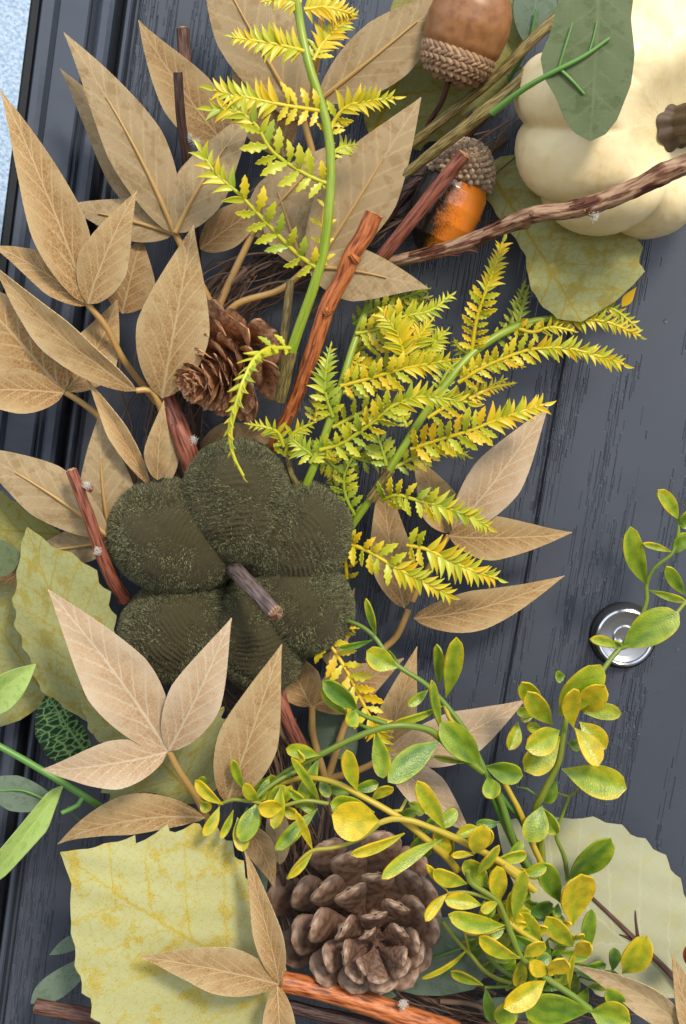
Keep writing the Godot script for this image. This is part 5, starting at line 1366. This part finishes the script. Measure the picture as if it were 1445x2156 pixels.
# velvet pumpkin lobe: [centre, half length outwards, half width, half height, direction outwards]
func lobe_point(l: Array, d: Vector3) -> Vector3:
	var out: Vector3 = l[4]
	var across := Vector3(-out.y, out.x, 0).normalized()
	var up := out.cross(across).normalized()
	var fat := 1.0 + 0.10 * d.x
	return l[0] + (out * d.x * l[1] + across * d.y * l[2] * fat + up * d.z * l[3]) * 0.001

func in_lobe(l: Array, p: Vector3) -> float:
	var out: Vector3 = l[4]
	var across := Vector3(-out.y, out.x, 0).normalized()
	var up := out.cross(across).normalized()
	var q: Vector3 = (p - l[0]) * 1000.0
	return Vector3(q.dot(out) / l[1], q.dot(across) / l[2], q.dot(up) / l[3]).length()

func velvet_pumpkin(lobes: Array, middle: Vector3) -> Node3D:
	var t := thing("velvet_pumpkin", "dark olive velvet pumpkin with six plump lobes and a stub stem", "pumpkin")
	var n := FastNoiseLite.new()
	n.frequency = 90.0
	var patch := FastNoiseLite.new()
	patch.seed = 4
	patch.frequency = 130.0
	for li in lobes.size():
		var l: Array = lobes[li]
		var acc := Acc.new()
		var rows := []
		var col := []
		for r in 141:
			var th := PI * r / 140.0
			var row := PackedVector3Array()
			var rc := []
			for k in 160:
				var ph := TAU * k / 160
				var d := Vector3(cos(th), sin(th) * cos(ph), sin(th) * sin(ph))
				var p := lobe_point(l, d)
				var nn: Vector3 = (p - l[0]).normalized()
				# knitted rows run round the stem, with stitches across
				var rowf: float = p.distance_to(middle) * 1000.0 / 2.0 + n.get_noise_3dv(p) * 0.5
				var stitch := sin(rowf * TAU) * 0.5 + 0.5
				var crown := clampf((nn.z - 0.70) / 0.22, 0, 1) * clampf(0.55 + patch.get_noise_3dv(p * 0.6) * 2.2, 0.05, 1)
				p += nn * (n.get_noise_3dv(p * 0.5) * 0.0014 + stitch * crown * (0.7 + 0.3 * sin(p.dot(Vector3(-l[4].y, l[4].x, 0)) * 1000.0 * TAU / 1.6)) * 0.0015)
				row.append(p)
				rc.append(Color(0.042, 0.037, 0.017))
			rows.append(row)
			col.append(rc)
		acc.grid(rows, true, -1.0, [], [], col)
		var o := put(t, "lobe", acc.mesh(M.velvet))
		# the pile
		var at := []
		var dirs := []
		var cols := []
		var tries := 0
		while at.size() < 34000 and tries < 120000:
			tries += 1
			var d := Vector3(rng.randfn(), rng.randfn(), rng.randfn()).normalized()
			if d.z < -0.35:
				continue
			var p := lobe_point(l, d)
			var hidden := false
			for lj in lobes.size():
				if lj != li and in_lobe(lobes[lj], p) < 0.985:
					hidden = true
			if hidden:
				continue
			var out: Vector3 = l[4]
			var across := Vector3(-out.y, out.x, 0).normalized()
			var up := out.cross(across).normalized()
			var nn: Vector3 = (out * d.x / l[1] + across * d.y / l[2] + up * d.z / l[3]).normalized()
			var worn := clampf((nn.z - 0.60) / 0.25, 0, 1)
			var mottle := patch.get_noise_3dv(p)
			worn *= clampf(0.9 + mottle * 1.6, 0.2, 1)
			if worn > 0.0:
				var rowf: float = p.distance_to(middle) * 1000.0 / 2.0 + n.get_noise_3dv(p) * 0.5
				var stitch := sin(rowf * TAU) * 0.5 + 0.5
				if rng.randf() < worn * (0.93 if stitch < 0.5 else 0.05):
					continue
			at.append(p - nn * 0.0002)
			if rng.randf() < worn * 0.85:   # worn pile lies flat along the knitted rows
				nn = (across * (1.0 if rng.randf() < 0.5 else -1.0) + nn * 0.45).normalized()
			dirs.append((nn + Vector3(rf(-1, 1), rf(-1, 1), rf(-1, 1)) * 0.42 + Vector3(patch.get_noise_3dv(p + Vector3.ONE), patch.get_noise_3dv(p - Vector3.ONE), 0) * 1.3).normalized())
			var g := Color(0.028, 0.025, 0.011).lerp(Color(0.44, 0.43, 0.205), pow(rng.randf(), 2.2))
			cols.append(g)
		hairs(o, "pile", at, dirs, 1.2, 0.15, cols, M.pile)
	return t

# woody cone scale, along +y, its upper side towards +z
func thick_scale(v: int) -> Mesh:
	var a := Acc.new()
	var rows := []
	var col := []
	for r in 15:
		var l := pow(r / 14.0, 0.8)
		var w := lerpf(1.7, 6.9, smoothstep(0.2, 0.82, l)) + (0.4 * sin(v * 2.0 + l * 5.0))
		var h := lerpf(0.7, 2.4, pow(l, 3.0))
		if l > 0.78:
			var e := sqrt(maxf(0.0, 1.0 - pow((l - 0.78) / 0.22, 2.0)))
			w *= lerpf(0.12, 1.0, e)
			h *= lerpf(0.10, 1.0, e)
		var row := PackedVector3Array()
		var rc := []
		for k in 16:
			var an := TAU * k / 16
			var x := cos(an) * w
			var z := sin(an) * h
			z += 3.2 * l * l - 0.05 * x * x * l
			if sin(an) < 0.2:   # the boss on the outer face
				z -= 2.6 * exp(-pow((l - 0.86) / 0.08, 2.0) - pow(x / 1.7, 2.0))
			if sin(an) > 0.0:
				z -= 0.8 * exp(-pow(x / 1.0, 2.0)) * sin(PI * minf(1.0, l)) * 0.6
			row.append(m(x + rf(-0.12, 0.12), l * 25.0 + rf(-0.12, 0.12), z + rf(-0.12, 0.12)))
			var c := Color(0.155, 0.085, 0.054).lerp(Color(0.215, 0.13, 0.086), pow(clampf((l - 0.45) / 0.45, 0, 1), 1.2))
			c = c.lerp(Color(0.34, 0.235, 0.165), (0.6 if sin(an) < 0.1 else 0.15) * clampf((l - 0.72) / 0.15, 0, 1))
			c = c.lerp(Color(0.46, 0.33, 0.235), 0.75 * smoothstep(0.86, 0.95, l))
			rc.append(c * rf(0.9, 1.1))
		rows.append(row)
		col.append(rc)
	a.grid(rows, true, -1.0, [], [], col)
	return a.mesh(M.cone_scale)

func thin_scale(v: int) -> Mesh:
	var a := Acc.new()
	var rows := []
	var col := []
	for r in 11:
		var l := r / 10.0
		var w := lerpf(4.0, 10.0, pow(l, 0.6))
		if l > 0.7:
			w *= lerpf(0.55, 1.0, sqrt(maxf(0.0, 1.0 - pow((l - 0.7) / 0.34, 2.0))))
		var row := PackedVector3Array()
		var rc := []
		for k in 13:
			var f := (k - 6) / 6.0
			var ragged := (0.9 * sin(f * 9.0 + v * 2.1) + 0.6 * sin(f * 23.0 + v) + rf(-0.4, 0.4)) * l
			row.append(m(w * f, 21.0 * l * (1.0 - 0.12 * f * f) + ragged * 0.7, 4.2 * f * f * lerpf(1.0, 0.5, l) + 1.4 * sin(l * 3.0) - 3.0 * l * l * l + 0.35 * sin(f * 6.0 + v + l * 4.0)))
			rc.append(Color(0.42, 0.205, 0.10).lerp(Color(0.60, 0.33, 0.17), clampf(l * 0.9 + 0.25 * sin(f * 4.0 + v), 0, 1)))
		rows.append(row)
		col.append(rc)
	a.sheet(rows, 0.0006, [], [], col)
	return a.mesh(M.cone_scale)

func cone(called: String, label: String, foot: Vector3, axis: Vector3, length: float, count: int, thin: bool) -> Node3D:
	var t := thing(called, label, "pine cone")
	axis = axis.normalized()
	var x := axis.cross(Vector3(0, 1, 0.2)).normalized()
	var y := x.cross(axis)
	lathe(t, "core", foot - axis * 0.003, foot + axis * length * 0.00088, [0.0, 0.5, 0.1, 7.5, 0.6, 6.0, 1.0, 0.6], M.cone_core, 14, 10)
	var shapes := []
	for v in 4:
		shapes.append(thin_scale(v) if thin else thick_scale(v))
	for k in count:
		var f := (k + 0.5) / count
		var an := k * 2.39996 + rf(-0.08, 0.08)
		var round_ := x * cos(an) + y * sin(an)
		var lean := (lerpf(1.25, 0.04, pow(f, 0.8)) if thin else lerpf(1.72, 0.72, f)) + rf(-0.07, 0.07)
		var dir := (round_ * sin(lean) + axis * cos(lean)).normalized()
		var upper := (axis - dir * dir.dot(axis)).normalized()
		if lean < 0.05:
			upper = -round_
		var size := lerpf(1.46, 0.62, pow(f, 1.7)) if not thin else lerpf(1.05, 0.52, pow(f, 1.4))
		size *= rf(0.94, 1.06)
		var at := foot + axis * length * 0.001 * lerpf(0.05, 0.86 if not thin else 0.72, f) + round_ * (0.003 if not thin else 0.0085) * (1.0 - f * 0.85)
		if thin:
			upper = upper
		var side := dir.cross(upper)
		var o := put(t, "scale", shapes[rng.randi_range(0, 3)])
		o.transform = Transform3D(Basis(side * size, dir * size, upper * size), at)
	return t

# plaited cap of the brown acorn: short strands laid in slanting rows
func plaited_cap(parent: Node, a: Vector3, b: Vector3, r0: float, r1: float):
	var acc := Acc.new()
	var d := (b - a).normalized()
	var x := d.cross(Vector3(0, 0, 1)).normalized()
	var y := x.cross(d)
	var rows := 6
	for r in rows:
		var f := float(r) / (rows - 1)
		var rad := lerpf(r0, r1, sqrt(sin(f * PI * 0.5)))
		var cnt := int(rad * 2.3)
		for k in cnt:
			var an := TAU * (k + (0.5 if r % 2 else 0.0)) / cnt
			var tilt := 0.28 if r % 2 else -0.28
			var p := []
			for j in 4:
				var u := (j - 1.5) / 1.5
				var aa := an + u * 1.9 / rad
				p.append(a + (b - a) * f + d * u * tilt * 0.004 + (x * cos(aa) + y * sin(aa)) * (rad + 0.7 - 0.6 * u * u) * 0.001)
			var c := Color(0.44, 0.28, 0.16) * rf(0.75, 1.2)
			tube_into(acc, p, 1.25, 0.95, 6, 1.0, 0.0, 1.0, c, c * 0.9)
	var o := put(parent, "cap", acc.mesh(M.cap))
	lathe(o, "lining", a, b, [0.0, r0 - 1.5, 0.5, (r0 + r1) * 0.5, 1.0, r1 - 1.5], M.cone_core, 24, 4)

# scaly cap of the orange acorn: overlapping knobs
func knobbly_cap(parent: Node, a: Vector3, b: Vector3, r: float):
	var acc := Acc.new()
	var d := (b - a).normalized()
	var x := d.cross(Vector3(0, 0, 1)).normalized()
	var y := x.cross(d)
	for k in 210:
		var f := (k + 0.5) / 210.0
		var an := k * 2.39996
		var th := acos(1.0 - f * 1.0)
		var p := a + (b - a) * (1.0 - cos(th)) + (x * cos(an) + y * sin(an)) * r * sin(th) * 0.001
		var out := ((x * cos(an) + y * sin(an)) * sin(th) - d * cos(th)).normalized()
		var c := Color(0.58, 0.44, 0.30) * rf(0.75, 1.15)
		tube_into(acc, [p - out * 0.0015, p + out * 0.0004, p + out * rf(0.0008, 0.0016) + d * 0.0006], 1.7 * rf(0.8, 1.1), 0.6, 7, 0.8, 0.14, 0.8, c * 0.8, c)
	var o := put(parent, "cap", acc.mesh(M.cap))
	lathe(o, "lining", a, b, [0.0, 0.5, 0.15, r * 0.5, 0.5, r * 0.84, 1.0, r * 0.98], M.cone_core, 24, 10)

func cream_pumpkin(at: Vector3, axis: Vector3, r: float, turn: float):
	var t := thing("cream_pumpkin", "pale cream ribbed pumpkin with dark brown fluted stem at top right", "pumpkin")
	axis = axis.normalized()
	var x := (Vector3(1, 0, 0) - axis * axis.x).normalized()
	var y := axis.cross(x)
	var n := FastNoiseLite.new()
	n.frequency = 18.0
	var rows := []
	for k in 73:
		var th := PI * k / 72.0
		var row := PackedVector3Array()
		for j in 180:
			var ph := TAU * j / 180
			var lobe := absf(sin((ph - turn) * 4.5))
			var bulge := 1.0 - 0.15 * pow(1.0 - pow(lobe, 0.62), 1.2) * sin(th)
			bulge *= 1.0 + 0.03 * sin(ph * 2.0 + 1.0) + 0.02 * sin(ph * 5.0)
			var rad := r * pow(sin(th), 0.8) * bulge
			var up := r * 0.74 * cos(th) * (1.0 - 0.42 * exp(-pow(th / 0.42, 2.0)))
			up *= 1.0 - 0.09 * (1.0 - pow(lobe, 0.62)) * smoothstep(0.25, 0.9, th)
			row.append(at + (x * cos(ph) * rad + y * sin(ph) * rad + axis * up) * 0.001 * (1.0 + 0.012 * n.get_noise_3d(ph * 20.0, th * 20.0, 0.0) * 0.5))
		rows.append(row)
	var acc := Acc.new()
	acc.grid(rows, true, 1.0)
	put(t, "body", acc.mesh(M.cream))
	var s := at + axis * r * 0.00038 + Vector3(0.005, 0.0, -0.002)
	lathe(t, "stem", s, s + axis * 0.013 + Vector3(0.006, 0.004, 0.002), [0.0, 11.0, 0.25, 7.5, 0.8, 7.6, 0.93, 9.0, 0.97, 8.0, 1.0, 0.3], M.pumpkin_stem, 48, 30, {"flute": 1.7, "flutes": 9})

func vine_ring(line: Array, count: int):
	var acc := Acc.new()
	var q := spline(line, 0.004)
	for k in count:
		var start := rng.randi_range(0, q.size() - 14)
		var span := rng.randi_range(9, 22)
		var off := Vector3(rng.randfn() * 0.0085, rng.randfn() * 0.0085, 0)
		var h := rf(0.004, 0.030)
		var pts := []
		var drift := Vector3(rf(-1, 1), rf(-1, 1), 0) * 0.0016
		for j in range(0, span, 3):
			var at := mini(start + j, q.size() - 1)
			pts.append(Vector3(q[at].x, q[at].y, 0) + off + drift * (j - span * 0.5) * 0.6 + Vector3(rf(-1, 1), rf(-1, 1), 0) * 0.003 + Vector3(0, 0, clampf(h + rf(-0.004, 0.004), 0.002, 0.034)))
		var thick := rf(0.25, 0.6) if k % 9 else rf(1.0, 1.9)
		var c := Color(0.085, 0.050, 0.035).lerp(Color(0.20, 0.115, 0.07), rng.randf())
		tube_into(acc, pts, thick, thick * 0.7, 5, 3.5, 0.06, 1.0, c, c * 0.85)
	var o := put(self, "vine_ring", acc.mesh(M.vine))
	o.set_meta("label", "brown ring of tangled fine vine and root fibres behind the leaves")
	o.set_meta("category", "wreath base")
	o.set_meta("kind", "stuff")

# an upright strip of the door or its frame: profile [x, z, ...] in mm
func strip(parent: Node, called: String, prof: Array, material: Material) -> MeshInstance3D:
	var acc := Acc.new()
	var rows := []
	var uv := []
	for e in [-420.0, -140.0, 140.0, 420.0]:
		var row := PackedVector3Array()
		var ru := []
		for k in range(0, prof.size(), 2):
			row.append(m(prof[k], e, prof[k + 1]))
			ru.append(Vector2(prof[k] / 430.0 + 0.31, -e / 430.0 + 0.2))
		rows.append(row)
		uv.append(ru)
	for k in rows[0].size() - 1:   # each facet keeps its own edge
		var p := []
		var g := []
		for r in rows.size():
			p.append(PackedVector3Array([rows[r][k], rows[r][k + 1]]))
			g.append([uv[r][k], uv[r][k + 1]])
		acc.grid(p, false, 1.0, g)
	return put(parent, called, acc.mesh(material))

func disc_ring(parent: Node, called: String, at: Vector3, prof: Array, material: Material) -> MeshInstance3D:
	var acc := Acc.new()
	var rows := []
	for k in range(0, prof.size(), 2):
		var row := PackedVector3Array()
		for j in 64:
			var an := TAU * j / 64
			row.append(at + m(cos(an) * prof[k], sin(an) * prof[k], prof[k + 1]))
		rows.append(row)
	for k in rows.size() - 1:
		acc.grid([rows[k], rows[k + 1]], true, 1.0)
	return put(parent, called, acc.mesh(material))
